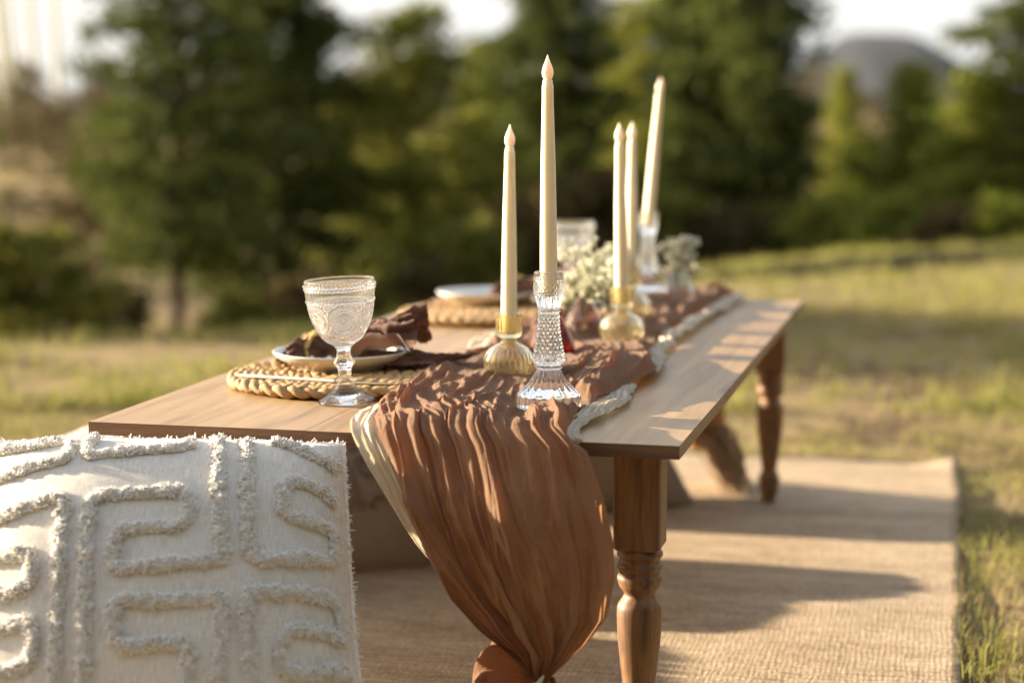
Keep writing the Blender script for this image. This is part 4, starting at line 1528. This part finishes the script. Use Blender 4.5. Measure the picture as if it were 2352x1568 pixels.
GP = 'tufted floor pillows round the table'
pillow = make_pillow('pillow', 'large cream pillow with tufted fret pattern in the left foreground, under the table edge', GP)
pillow.matrix_world = Matrix(((_cx[0], _ey[0], _ez[0], PLOC[0]), (_cx[1], _ey[1], _ez[1], PLOC[1]), (_cx[2], _ey[2], _ez[2], PLOC[2]), (0, 0, 0, 1)))
p2_ = copy_tree(pillow, 'sunlit cream tufted pillow lying behind the large left pillow, partly hidden by the table')
p2_.matrix_world = Matrix.Translation((-0.56, 3.04, 0.108)) @ Matrix.Rotation(math.radians(-14), 4, 'Z') @ Matrix.Rotation(math.radians(-83), 4, 'X') @ Matrix.Rotation(math.radians(3), 4, 'Y') @ Matrix.Scale(1.12, 4)
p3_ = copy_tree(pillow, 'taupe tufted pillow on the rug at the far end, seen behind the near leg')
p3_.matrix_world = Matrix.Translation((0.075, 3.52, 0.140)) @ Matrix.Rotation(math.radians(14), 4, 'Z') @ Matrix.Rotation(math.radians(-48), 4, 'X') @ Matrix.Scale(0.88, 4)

p4_ = copy_tree(pillow, 'cream tufted pillow standing just outside the left edge, behind the large left pillow')  # unseen pillow added to keep low sun off the rug
p4_.matrix_world = Matrix.Translation((-1.06, 2.80, 0.155)) @ Matrix.Rotation(math.radians(66), 4, 'Z') @ Matrix.Rotation(math.radians(-30), 4, 'X') @ Matrix.Scale(0.9, 4)
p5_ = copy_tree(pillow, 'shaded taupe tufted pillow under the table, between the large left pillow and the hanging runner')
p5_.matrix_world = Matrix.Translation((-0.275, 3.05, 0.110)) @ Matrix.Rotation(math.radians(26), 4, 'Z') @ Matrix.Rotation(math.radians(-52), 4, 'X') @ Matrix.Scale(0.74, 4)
for o in (p3_, p5_):                           # shade under the table put into a darker cover colour on these two
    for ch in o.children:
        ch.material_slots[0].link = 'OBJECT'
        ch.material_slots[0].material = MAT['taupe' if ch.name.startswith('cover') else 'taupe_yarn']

# ------------------------------------------------------------------ pressed glass goblet
GS = 0.000528
GPRO = [(0, 7), (30, 5.5), (50, 3), (62, 0.5), (65.5, 1.5), (66.5, 4), (65, 7), (60, 10), (50, 14.5), (40, 20), (33, 25), (29.5, 29), (29, 31.5), (26, 33.5), (25, 36), (23.5, 39), (20, 44), (17, 52), (15.2, 62), (15, 70),
        (16.5, 78), (20, 84), (23.6, 89), (24.4, 93), (22.5, 98), (18.5, 104), (16.2, 112), (16.0, 120), (18, 127), (24, 133), (33, 139), (42, 147), (49, 156), (55.5, 167), (61, 179), (66, 192), (70, 205), (73.5, 219), (76.5, 234), (78.8, 250), (80.2, 265), (81.0, 276), (81.3, 282)]
GIN = [(80.6, 285), (79.0, 285.5), (77.8, 283), (76.8, 270), (75.2, 252), (73.0, 236), (70.0, 219), (66.4, 205), (62.0, 191), (56.5, 178), (50, 167), (43, 158), (34, 150), (24, 145), (12, 142.5), (0, 142)]
gout = resample(np.array(GPRO), 520, True)
gin = resample(np.array(GIN), 110, True)
NF = 6


def gob_disp(t, r, z):
    """moulded relief: bead rows, fine fluting, six rosettes with rays, dots and lower ribs (units: photo px)"""
    d = np.zeros_like(t)
    arc = t / (2 * np.pi)

    def beads(zc, n, rad, amp, ph=0.0):
        a = ((arc * n + ph) % 1.0 - 0.5) * 2 * np.pi * np.maximum(r, 1) / n
        q = (a**2 + (z - zc)**2) / rad**2
        return amp * np.sqrt(np.clip(1 - q, 0, 1))
    d = np.maximum(d, beads(272.5, 52, 3.9, 3.0))
    d = np.maximum(d, beads(265.5, 52, 3.5, 2.4, 0.5))
    d = np.maximum(d, beads(236.5, 52, 3.7, 2.8))
    d = np.maximum(d, beads(230.5, 52, 3.0, 1.8, 0.5))
    band = sstep(238, 241, z) * sstep(263, 260, z)
    d = d + band * 0.9 * np.abs(np.sin(np.pi * arc * 64))
    # rosettes
    zc = 197.0
    ang = ((arc * NF) % 1.0 - 0.5) / NF * 2 * np.pi
    xx = ang * 67.5
    yy = (z - zc) * 1.04
    rho = np.sqrt(xx**2 + yy**2)
    phi = np.arctan2(yy, xx)
    ringp = 1.9 * np.exp(-((rho - 31) / 1.5)**2) + 1.5 * np.exp(-((rho - 27) / 1.2)**2)
    rays = (np.abs(np.sin(phi * 9)) * 1.5) * sstep(4.5, 7, rho) * sstep(18, 15.5, rho)
    dots = 0
    pa = ((phi / (2 * np.pi) * 18) % 1 - 0.5) * 2 * np.pi * 20.8 / 18
    dots = 2.0 * np.sqrt(np.clip(1 - (pa**2 + (rho - 20.8)**2) / 3.0**2, 0, 1))
    hub = 1.8 * np.sqrt(np.clip(1 - (rho / 3.6)**2, 0, 1))
    ros = (ringp + rays + dots + hub + 0.6) * sstep(34.5, 32.5, rho)
    d = d + ros * (z > 150) * (z < 230)
    # dots that fill between rosettes
    a2 = ((arc * NF + 0.5) % 1.0 - 0.5) / NF * 2 * np.pi * 67.5
    for (dx_, dz_) in ((0, -16), (0, -23), (-6, -26), (6, -26), (-12, -31), (12, -31), (0, 15), (0, 22), (-5.5, 27), (5.5, 27), (-18, -34.5), (18, -34.5), (-24, -36.5), (24, -36.5)):
        q = ((a2 - dx_)**2 + (yy - dz_)**2) / 3.1**2
        d = d + 2.2 * np.sqrt(np.clip(1 - q, 0, 1)) * (z > 140) * (z < 230)
    ribs = sstep(137, 143, z) * sstep(164, 158, z) * np.minimum(1.0, r / 55)
    d = d + ribs * 1.7 * np.abs(np.sin(np.pi * arc * 44))
    # eight flats on the stem, ribs under the foot
    stem = sstep(46, 56, z) * sstep(128, 118, z)
    d = d - stem * r * (1 - np.cos(np.pi / 8) / np.cos(((arc * 8) % 1.0 - 0.5) * 2 * np.pi / 8)) * 0.9
    d = d * 1.25
    foot = sstep(6, 9, z) * sstep(30, 22, z) * (r > 20)
    d = d + foot * 1.2 * np.abs(np.sin(np.pi * arc * 26))
    return d


def make_goblet(loc, label):
    t = thing('goblet', label, 'goblet', tuple(loc), 0, 'pressed glass goblets')
    n = 460
    V1, F1 = lathe_v(gout, n, gob_disp)
    V2, F2 = lathe_v(gin, n)
    m1, m2 = len(gout), len(gin)
    i = np.arange(n)
    br = np.stack([i * m1 + m1 - 1, ((i + 1) % n) * m1 + m1 - 1, n * m1 + ((i + 1) % n) * m2, n * m1 + i * m2], -1)
    V = np.concatenate([V1, V2]) * GS
    mk('bowl_and_stem', V, np.concatenate([F1, F2 + n * m1, br]), MAT['glass_pressed'], t)
    return t


gob = make_goblet(T(0.244, 0.202, 0.0012), 'clear pressed glass goblet with rosettes, standing in front of the near plate')
gob.rotation_euler = (0, math.radians(-3.0), math.radians(9))
gw = T(*tbl(1312, 661), 0.0008)
g2 = copy_tree(gob, 'far blurred goblet half hidden behind the thick near candle')
g2.location = (atY(1312, 700, 3.47)[0], 3.47, TZ + 0.001)
g2.rotation_euler = (0, 0, 0.4)

# ------------------------------------------------------------------ cut crystal candlestick
CS = 0.000505
CPRO = [(0, 6), (55, 4), (70, 0.5), (74.5, 2), (75.5, 6), (75.5, 24), (75, 29), (73, 33), (68, 37), (60, 43), (51, 51), (43, 60), (36.5, 70), (31, 80), (28, 87), (27.5, 90), (30, 92), (31, 94.5), (30, 97), (27.5, 99), (29, 102), (33, 107), (34.3, 113),
        (33.8, 121), (31.5, 135), (28.5, 152), (26, 168), (24.2, 185), (23.2, 202), (23.2, 212), (24, 220), (26.3, 222.5), (26.8, 225), (25, 228), (25.5, 232), (28, 241), (31, 252), (32.8, 262), (33.8, 272), (34, 284), (33.2, 291), (35.5, 294), (36.6, 297.5), (35.2, 301), (34.2, 304), (34.6, 310), (34.2, 313.5)]
CIN = [(32.5, 315.5), (29.5, 315), (27.5, 312), (25.5, 303), (23.5, 290), (21.5, 276), (20.5, 268), (18, 264), (10, 262.5), (0, 262)]
cout = resample(np.array(CPRO), 460, True)
cin = resample(np.array(CIN), 60, True)


def cry_disp(t, r, z):
    arc = t / (2 * np.pi)
    d = np.zeros_like(t)
    # lattice of cut diamonds on the waist
    m = sstep(101, 104, z) * sstep(221, 216, z)
    nd = 15
    a = np.abs(((arc * nd + z / 17.0) % 1) - 0.5) * 2
    b = np.abs(((arc * nd - z / 17.0) % 1) - 0.5) * 2
    d = d + m * 4.2 * (1 - np.maximum(a, b)) * (r / 30)
    # beads under the rim
    for k, zc in enumerate((288, 281, 274, 267)):
        n = 26
        aa = ((arc * n + 0.5 * (k % 2)) % 1 - 0.5) * 2 * np.pi * 34 / n
        d = np.maximum(d, 2.6 * np.sqrt(np.clip(1 - (aa**2 + (z - zc)**2) / 3.9**2, 0, 1)))
    # fluted cup
    m = sstep(229, 234, z) * sstep(264, 258, z)
    d = d + m * (-3.2 + 3.6 * np.abs(np.sin(np.pi * arc * 14)))
    # fluted foot
    m = sstep(34, 40, z) * sstep(90, 84, z)
    d = d + m * (3.6 * np.abs(np.sin(np.pi * arc * 18)) - 1.8) * np.minimum(1, r / 40)
    # scalloped facets of the base
    m = sstep(0.6, 2.5, z) * sstep(34, 26, z) * (r > 40)
    ff = np.abs(((arc * 20) % 1) - 0.5) * 2
    d = d + m * (-3.0 * (1 - np.sqrt(np.clip(1 - (1 - ff)**2 * 0.9, 0, 1))))
    return d


def make_crystal(loc, label):
    t = thing('glass_candlestick', label, 'candlestick', tuple(loc), 0, 'clear cut glass candlesticks')
    n = 320
    V1, F1 = lathe_v(cout, n, cry_disp)
    V2, F2 = lathe_v(cin, n)
    m1, m2 = len(cout), len(cin)
    i = np.arange(n)
    br = np.stack([i * m1 + m1 - 1, ((i + 1) % n) * m1 + m1 - 1, n * m1 + ((i + 1) % n) * m2, n * m1 + i * m2], -1)
    mk('stick', np.concatenate([V1, V2]) * CS, np.concatenate([F1, F2 + n * m1, br]), MAT['glass'], t)
    return t


CRW, CRS = tbl(1260, 938, 0.008)
cry = make_crystal(T(CRW, CRS, 0.0095), 'clear cut glass candlestick with a diamond waist, nearest to the front of the table')
cry2 = copy_tree(cry, 'clear cut glass candlestick at the far end, holding the tilted candle')
FCW, FCS = tbl(1487, 686, 0.008)
cry2.location = tuple(T(FCW, FCS, 0.0095))

# ------------------------------------------------------------------ amber bubble holders
AP = [(0, 4), (14, 3.0), (24, 0.8), (32, 1.2), (42, 6), (50, 15), (56.5, 28), (58.5, 40), (57.5, 52), (52.5, 65), (43, 76), (32, 83), (23, 87), (18.5, 90), (17.2, 93.5), (18.0, 97)]
api = [(15.8, 97), (15.0, 93), (16.5, 88.5), (21, 85), (31, 80.5), (41, 74), (50, 63.5), (55, 51.5), (56, 40), (54, 28.5), (48, 17), (40, 9), (30, 5.5), (14, 6.2), (0, 6.6)]
ap_o = resample(np.array(AP), 150, True)
ap_i = resample(np.array(api), 110, True)
AC = [(0, 97.2), (14, 97.1), (20, 98.5), (26, 102), (29, 107), (30, 113), (30.2, 135), (30.6, 150), (30.6, 154.5), (29.4, 156.5), (27.6, 156), (26.6, 153), (26.0, 140), (21.5, 118), (20.5, 112), (17, 110), (0, 109.5)]
ac_o = resample(np.array(AC), 150, False)
AS_ = 0.000553


def make_amber(loc, label):
    t = thing('amber_candle_holder', label, 'candle holder', tuple(loc), 0, 'ribbed amber bubble candle holders')
    n = 224
    rib = lambda T_, R_, Z_: 2.4 * (np.abs(np.sin(T_ * 14)) - 0.5) * np.sin(np.pi * np.clip((Z_ - 2) / 86, 0, 1))
    V1, F1 = lathe_v(ap_o, n, rib)
    V2, F2 = lathe_v(ap_i, n)
    m1, m2 = len(ap_o), len(ap_i)
    i = np.arange(n)
    br = np.stack([i * m1 + m1 - 1, ((i + 1) % n) * m1 + m1 - 1, n * m1 + ((i + 1) % n) * m2, n * m1 + i * m2], -1)
    mk('bubble', np.concatenate([V1, V2]) * AS_, np.concatenate([F1, F2 + n * m1, br]), MAT['amber_pale'], t)
    rc = lambda T_, R_, Z_: 0.9 * np.abs(np.sin(T_ * 12)) * sstep(100, 106, Z_) * sstep(150, 146, Z_) * (R_ > 28.5)
    V3, F3 = lathe_v(ac_o, n, rc)
    mk('cup', V3 * AS_, F3, MAT['amber'], t)
    return t


A1W, A1S = tbl(1169, 879, 0.008)
am1 = make_amber(T(A1W, A1S, 0.0115), 'near pale amber bubble candle holder left of the cut glass candlestick')
A2W, A2S = tbl(1428, 797, 0.008)
am2 = copy_tree(am1, 'amber bubble candle holder in the middle of the runner, behind the cut glass candlestick')
am2.location = tuple(T(A2W, A2S, 0.0115))
am2.rotation_euler = (0, 0, 0.7)
A3W, A3S = tbl(1449, 742, 0.008)
am3 = copy_tree(am1, 'farthest amber bubble candle holder, mostly hidden behind the middle one')
am3.location = tuple(T(A3W, A3S, 0.0115))
am3.rotation_euler = (0, 0, 1.3)

# ------------------------------------------------------------------ taper candles with bulb flames
def make_candle(base, tip, label, length):
    """base: point at the foot, tip: direction point; electric taper"""
    base = np.asarray(base)
    ax = np.asarray(tip) - base
    ax = ax / np.linalg.norm(ax)
    t = thing('taper_candle', label, 'candle', tuple(base), 0, 'cream taper candles with bulb flames')
    R0, R1 = 0.0101, 0.0061
    L = length
    prof = [(0, 0), (R0 * 0.86, 0.0005), (R0 * 0.9, 0.002), (R0 * 0.98, 0.022), (R0, 0.03), (R0 * 0.97, L * 0.3), (R0 * 0.86, L * 0.6), (R1 * 1.10, L * 0.90), (R1 * 1.07, L - 0.0068), (R1 * 1.03, L - 0.0058), (R1 * 0.94, L - 0.0052), (R1 * 0.90, L - 0.0008), (R1 * 0.78, L), (0.0030, L + 0.0002), (0.0, L + 0.0002)]
    V, F = lathe_v(np.array(prof), 32)
    mk('wax_body', V, F, MAT['wax'], t)
    z = np.linspace(0, 1, 26)
    fr = 0.0066 * smooth1(z, [0, 0.06, 0.18, 0.30, 0.42, 0.55, 0.70, 0.82, 0.92, 1.0], [0.58, 0.78, 0.965, 1.0, 0.93, 0.74, 0.47, 0.27, 0.12, 0.0])
    fr[-1] = 0.0
    V, F = lathe_v(np.stack([fr, L + z * 0.0285], -1), 24)
    V[:, 0] += 0.0012 * (np.clip((V[:, 2] - L) / 0.0265, 0, 1))**2
    mk('flame_bulb', V, F, MAT['flame'], t)
    t.rotation_euler = Vector(ax).to_track_quat('Z', 'Y').to_euler()
    return t


def candle_at(holder, h, tip_px, label, length):
    b = np.array(holder) + np.array([0, 0, h])
    tp_ = atY(tip_px[0], tip_px[1], b[1])
    return make_candle(b, tp_, label, length)


c_h = 262.5 * CS
a_h = 110 * AS_
candle_at(T(CRW, CRS, 0.0095), c_h, (1258, 180), 'thickest cream taper, standing upright in the near cut glass candlestick', 0.247)
candle_at(T(A1W, A1S, 0.0115), a_h, (1171, 340), 'cream taper in the near amber bubble holder, left of all other candles', 0.2365)
candle_at(T(A2W, A2S, 0.0115), a_h, (1423, 318), 'cream taper in the middle amber holder, left of a close pair', 0.2365)
candle_at(T(A3W, A3S, 0.0115), a_h, (1452, 315), 'cream taper in the farthest amber holder, right of a close pair', 0.2365)
candle_at(T(FCW, FCS, 0.0095), c_h, (1515, 215), 'cream taper leaning right in the far cut glass candlestick', 0.247)

# ------------------------------------------------------------------ bud vases and baby's breath
def make_vase(name, label, loc, prof, th, mat, ribs=0, group=None):
    t = thing(name, label, 'vase', tuple(loc), 0, group)
    P = resample(np.array(prof, float), 120, True)
    T_ = np.gradient(P, axis=0)
    T_ /= np.linalg.norm(T_, axis=1)[:, None]
    Nn = np.stack([T_[:, 1], -T_[:, 0]], -1)
    Q = P - Nn * th
    Q[:, 0] = np.maximum(Q[:, 0], 0)
    start = np.argmax(Q[:, 1] > th * 1.4)
    Qi = np.concatenate([Q[start:][::-1], [[0, Q[start, 1]]]])
    full = np.concatenate([[[0, 0.0002]], P, Qi])
    disp = (lambda A, R_, Z_: 0.0006 * np.abs(np.sin(A * ribs)) * (R_ > 0.006)) if ribs else None
    V, F = lathe_v(full, 72, disp)
    mk('body', V, F, mat, t)
    return t


MVW, MVS = tbl(1341, 766, 0.008)
RVW, RVS = tbl(1266, 826, 0.008)
TVW, TVS = tbl(1554, 688, 0.008)
GV = 'small glass bud vases on the runner'
v_m = make_vase('bud_vase', 'smoky mauve conical bud vase holding the nearer white flowers', T(MVW, MVS, 0.008), [(0.022, 0.0006), (0.030, 0.003), (0.032, 0.008), (0.030, 0.016), (0.0235, 0.032), (0.0165, 0.046), (0.0125, 0.054), (0.0120, 0.059), (0.0140, 0.063)], 0.0016, MAT['mauve_glass'], 0, GV)
v_r = make_vase('bud_vase', 'red brown glass bud vase half hidden by the near cut glass candlestick', T(RVW, RVS, 0.008), [(0.018, 0.0006), (0.027, 0.004), (0.0325, 0.013), (0.0325, 0.022), (0.0280, 0.036), (0.0205, 0.050), (0.0160, 0.059), (0.0150, 0.066), (0.0175, 0.072)], 0.0016, MAT['red_glass'], 0, GV)
v_t = make_vase('bud_vase', 'clear triangular bud vase with white flowers at the far end', T(TVW, TVS, 0.008), [(0.026, 0.0006), (0.033, 0.003), (0.0345, 0.008), (0.031, 0.018), (0.0235, 0.034), (0.0165, 0.047), (0.0140, 0.054), (0.0150, 0.059)], 0.0016, MAT['glass'], 0, GV)

r_ = np.random.default_rng(44)
FL = []
for k in range(4):                                     # four crumpled round florets, shared by all bunches
    V, F = ico(1, 2)
    a = np.arctan2(V[:, 1], V[:, 0])
    rad = 1 + 0.22 * np.sin(5 * a + 3 * V[:, 2] + k) * (1 - V[:, 2]**2) + 0.16 * np.sin(7 * V[:, 0] + 5 * V[:, 2] + 2 * k)
    V = V * rad[:, None] * [1, 1, 0.8]
    o = mk('floret', V * 0.0024, F, MAT['petal'])
    FL.append(o.data)
    bpy.data.objects.remove(o)


def bunch(label, mouth, heads, spread, n, seed, fl=1.0):
    """stems fan out from the vase mouth towards photo-based head points"""
    r = np.random.default_rng(seed)
    mouth = np.asarray(mouth, float)
    t = thing('baby_breath', label, 'flowers', tuple(mouth), 0, "bunches of baby's breath")
    b = Bag()
    pts = []
    for (hx, sd, cnt) in heads:
        hx = np.asarray(hx)
        s0 = mouth + np.array([r.normal() * 0.003, r.normal() * 0.003, -0.035])
        br = hx + r.normal(size=3) * sd * 0.3 - np.array([0, 0, sd * 0.8])
        b.add(*tube_v(resample([s0, mouth + r.normal(size=3) * 0.003, (mouth + br) / 2 + r.normal(size=3) * 0.004, br], 12) - mouth, np.linspace(0.0011, 0.0007, 12), 5))
        for q_ in range(int(cnt * 2.3)):
            e = hx + r.normal(size=3) * sd * 1.12 * np.array([1, 1, 0.85])
            k0 = br + (e - br) * 0.3 + r.normal(size=3) * 0.003
            b.add(*tube_v(resample([br, k0, e], 6) - mouth, np.linspace(0.0006, 0.00035, 6), 4))
            pts.append(e)
    b.build('stem', MAT['stem'], t)
    for e in pts:
        o = bpy.data.objects.new('floret', FL[r.integers(4)])
        col.objects.link(o)
        o.parent = t
        o.location = tuple(e - mouth)
        s = fl * r.uniform(0.75, 1.25)
        o.scale = (s, s, s)
        o.rotation_euler = (r.uniform(-1, 1), r.uniform(-1, 1), r.uniform(0, 6))


mY = T(MVW, MVS)[1]
hd = [(1318, 640, 14), (1345, 615, 16), (1375, 610, 18), (1400, 640, 18), (1360, 655, 18), (1330, 670, 12), (1420, 655, 14), (1385, 675, 14), (1300, 690, 10), (1408, 620, 10)]
bunch("nearer bunch of baby's breath in the mauve vase, left of the close pair of candles", T(MVW, MVS, 0.069), [(atY(x, y, mY - 0.02 + 0.03 * (k % 3 - 1)), 0.0105, c) for k, (x, y, c) in enumerate(hd)] + [(atY(1318, 580, mY + 0.02), 0.012, 7), (atY(1345, 572, mY + 0.02), 0.010, 5)], 0.02, 100, 1, 1.2)
mY2 = T(A3W, A3S)[1]
bunch("paler bunch of baby's breath behind the nearer bunch, beside the far goblet", T(0.36, 1.17, 0.06), [(atY(x, y, mY2), 0.011, c) for (x, y, c) in [(1392, 600, 16), (1378, 585, 10), (1405, 580, 14), (1415, 610, 12), (1450, 600, 8)]], 0.02, 60, 2, 1.1)
v_g = make_vase('bud_vase', 'small clear bud vase hidden behind the nearer white flowers', T(0.36, 1.17, 0.008), [(0.018, 0.0006), (0.022, 0.004), (0.022, 0.012), (0.016, 0.03), (0.011, 0.045), (0.012, 0.053)], 0.0015, MAT['glass'], 0, GV)
tY = T(TVW, TVS)[1]
bunch("far bunch of baby's breath in the clear triangular vase", T(TVW, TVS, 0.064), [(atY(x, y, tY), 0.0068, c) for (x, y, c) in [(1545, 585, 14), (1562, 562, 14), (1585, 560, 14), (1570, 590, 16), (1530, 568, 8), (1558, 612, 16), (1528, 625, 5), (1590, 622, 5)]], 0.02, 80, 3, 1.55)

# ------------------------------------------------------------------ place settings
def make_mat(loc, label, Rm=0.170):
    t = thing('placemat', label, 'placemat', tuple(loc), 0, 'round braided placemats')
    pitch = 0.0195
    turns = Rm / pitch - 0.5
    th = np.arange(2.2, turns * 2 * np.pi, 0.05)
    # denser steps at the rim
    r = pitch * th / (2 * np.pi)
    L = np.concatenate([[0], np.cumsum(np.hypot(np.diff(r), r[1:] * np.diff(th)))])
    Lq = np.arange(0, L[-1], 0.0032)
    thq = np.interp(Lq, L, th)
    rq = np.interp(Lq, L, r)
    base = np.stack([rq * np.cos(thq), rq * np.sin(thq), np.full(len(rq), 0.0082)], -1)
    rad_d = np.stack([np.cos(thq), np.sin(thq), 0 * thq], -1)
    for k in range(3):
        ph = 2 * np.pi * (Lq / 0.062 + k / 3) + 0.5 * (vnoise(Lq * 20, Lq * 0, 5) - 0.5)
        P = base + rad_d * (0.0056 * np.sin(ph))[:, None]
        P[:, 2] += 0.0034 * np.sin(2 * ph) + 0.001 * (vnoise(Lq * 60, Lq * 0 + k, 6) - 0.5)
        rr = 0.0050 * (0.78 + 0.50 * vnoise(Lq * 70, Lq * 0 + k, 8))
        mk('braid_strand', *tube_v(P, rr, 7), MAT['jute'], t)
    return t


M1W, M1S = tbl(800, 862, 0.01)
M2W, M2S = tbl(1121, 717, 0.01)
mat1 = make_mat(T(M1W, M1S, 0.0008), 'near round braided seagrass placemat behind the goblet')
mat2 = copy_tree(mat1, 'far round braided seagrass placemat beyond the near place setting')
mat2.location = tuple(T(M2W, M2S, 0.0008))
mat2.rotation_euler = (0, 0, 1.0)


def make_plate(loc, label):
    t = tag(mk('plate', *lathe_v(resample(np.array([(0, 0.0035), (0.050, 0.003), (0.055, 0.0), (0.059, 0.0005), (0.062, 0.004), (0.074, 0.0095), (0.084, 0.0155), (0.0885, 0.0205), (0.0897, 0.0222), (0.0892, 0.0236), (0.0872, 0.0232), (0.082, 0.0185), (0.073, 0.0130), (0.062, 0.0085), (0.05, 0.0070), (0.0, 0.0066)]), 110, True), 96), MAT['plate'], None, True, None, tuple(loc)), label, 'plate', 'cream stoneware plates')
    return t


P1W, P1S = tbl(782, 838, 0.018)
P2W, P2S = tbl(1118, 693, 0.018)
make_plate(T(P1W, P1S, 0.0150), 'near cream plate on the braided placemat behind the goblet')
make_plate(T(P2W, P2S, 0.0150), 'far cream plate on the far placemat')


def fan(sweep, wid, hgt, nfold, seed, n=80, m=110, noise=0.004, arch=0.3, curl=0.0):
    """pleated cloth opening along a path (world points); wid/hgt arrays along it"""
    P = resample(sweep, n)
    t = np.linspace(0, 1, n)
    u = np.linspace(-1, 1, m)
    TT, UU = np.meshgrid(t, u, indexing='ij')
    W = np.interp(t, np.linspace(0, 1, len(wid)), wid)[:, None]
    H = np.interp(t, np.linspace(0, 1, len(hgt)), hgt)[:, None]
    Tn = np.gradient(P, axis=0)
    Tn /= np.linalg.norm(Tn, axis=1)[:, None]
    side = np.cross(Tn, [0, 0, 1.0])
    side /= np.linalg.norm(side, axis=1)[:, None]
    up = np.cross(side, Tn)
    ph = nfold * UU + 1.4 * (fbm(UU * 1.5, TT * 2.0, seed, 3) - 0.5) * 2
    z = H * (np.abs(np.sin(np.pi * ph)) * (0.45 + 0.8 * fbm(UU * 2, TT * 2, seed + 2)) + arch * (1 - UU**2))
    z = z + noise * (fbm(UU * 6, TT * 9, seed + 4, 4) - 0.5) * 2
    lat = UU * W + 0.25 * H * np.sin(2 * np.pi * ph)
    ext = (0.018 * (fbm(UU * 3, TT * 0 + 2, seed + 7, 3) - 0.5) * TT)[..., None] * 2
    V = P[:, None, :] + side[:, None, :] * lat[..., None] + up[:, None, :] * z[..., None] + Tn[:, None, :] * ext
    return V, gridfaces(n, m)


def make_napkin(c, label, ringloc, rotate=None):
    """c: function of (px,py,h) -> world; built around the near plate"""
    t = thing('napkin', label, 'napkin', tuple(ringloc), 0, 'brown linen napkins in cane rings')
    o = np.asarray(ringloc)
    R = lambda *pts: [np.asarray(p) - o for p in pts]
    # right, taller fan
    V, F = fan(R(c(742, 806, 0.026), c(790, 806, 0.027), c(840, 802, 0.029), c(905, 795, 0.034), c(985, 785, 0.042)), [0.012, 0.022, 0.036, 0.050, 0.058], [0.016, 0.022, 0.028, 0.032, 0.032], 2.3, 121, arch=0.75)
    mk('pleated_fan', V, F, MAT['napkin'], t)
    V, F = fan(R(c(800, 808, 0.026), c(880, 808, 0.024), c(960, 806, 0.020), c(1020, 800, 0.022), c(1080, 790, 0.030)), [0.02, 0.038, 0.044, 0.030, 0.003], [0.006, 0.008, 0.010, 0.008, 0.002], 1.2, 125, arch=0.8)
    mk('loose_corner', V, F, MAT['napkin'], t)
    V, F = fan(R(c(745, 806, 0.026), c(720, 810, 0.026), c(690, 814, 0.022), c(656, 822, 0.017)), [0.012, 0.026, 0.040, 0.046], [0.018, 0.020, 0.016, 0.006], 1.8, 131, arch=0.7)
    mk('pleated_fan', V, F, MAT['napkin'], t)
    # cane ring: three wrapped coils
    b = Bag()
    d = np.asarray(c(790, 806, 0.026)) - np.asarray(c(720, 810, 0.026))
    d /= np.linalg.norm(d)
    ca, sa = math.cos(0.75), math.sin(0.75)
    d = np.array([d[0] * ca + d[1] * sa, -d[0] * sa + d[1] * ca, d[2]])
    sd = np.cross(d, [0, 0, 1.0])
    sd /= np.linalg.norm(sd)
    up = np.cross(sd, d)
    cc = np.asarray(c(738, 796, 0.036)) - o
    th = np.linspace(0, 2 * np.pi, 60)
    for q_ in range(4):
        rr = 0.0275 + 0.0008 * np.sin(th * 9 + q_ * 2)
        Pq = cc + d * ((q_ - 2) * 0.0038) + (sd[None, :] * (rr * np.cos(th))[:, None] + up[None, :] * (rr * 0.92 * np.sin(th))[:, None])
        b.add(*tube_v(Pq, 0.0026, 7))
    b.build('cane_ring', MAT['ring'], t)
    return t


def near_c(px, py, h):
    w_, s__ = tbl(px, py, h)
    # keep the bundle over the plate: depth of the plate's middle
    Y = T(P1W, P1S)[1] + 0.01
    q_ = atY(px, py, Y)
    return np.array([q_[0], Y - 0.10 * (q_[0] - T(P1W, P1S)[0]), TZ + h])


nap = make_napkin(near_c, 'dark brown linen napkin fanned out of a cane ring on the near plate', near_c(738, 800, 0.026))
nap2 = copy_tree(nap, 'dark brown linen napkin in a ring on the far plate')
o1 = np.array(near_c(738, 800, 0.026))
_nx, _ny = tbl(1190, 676, 0.03)
nap2.location = tuple(T(_nx, _ny, 0.026))
nap2.rotation_euler = (0, 0, -0.12)

# slim table knife lying on the near mat
kn = thing('knife', 'slim pale handled knife lying across the front of the near placemat', 'knife', tuple(at(700, 870, TZ + 0.0175)))
ko = np.array(kn.location)
ka, kb, kc = at(542, 862, TZ + 0.0178), at(770, 876, TZ + 0.0178), at(915, 882, TZ + 0.0172)


def flat_bar(P, wid, th, name, mat):
    P = resample(P, 30)
    n = len(P)
    Tn = np.gradient(P, axis=0)
    Tn /= np.linalg.norm(Tn, axis=1)[:, None]
    sd = np.cross(Tn, [0, 0, 1.0])
    wd = np.interp(np.linspace(0, 1, n), np.linspace(0, 1, len(wid)), wid)
    a = np.linspace(0, 2 * np.pi, 12, endpoint=False)
    V = P[:, None, :] + sd[:, None, :] * (wd[:, None] * np.cos(a))[..., None] + np.array([0, 0, 1.0]) * (th * np.sin(a))[None, :, None]
    I, J = np.meshgrid(np.arange(n - 1), np.arange(12), indexing='ij')
    F = np.stack([I * 12 + J, I * 12 + (J + 1) % 12, (I + 1) * 12 + (J + 1) % 12, (I + 1) * 12 + J], -1).reshape(-1, 4)
    mk(name, V.reshape(-1, 3) - ko, F, mat, kn)


flat_bar([ka, (ka + kb) / 2, kb], [0.001, 0.0055, 0.006, 0.0055, 0.0045, 0.004], 0.0024, 'handle', MAT['handle'])
flat_bar([kb, (kb + kc) / 2, kc], [0.004, 0.0075, 0.008, 0.006, 0.0005], 0.0010, 'blade', MAT['brass'])
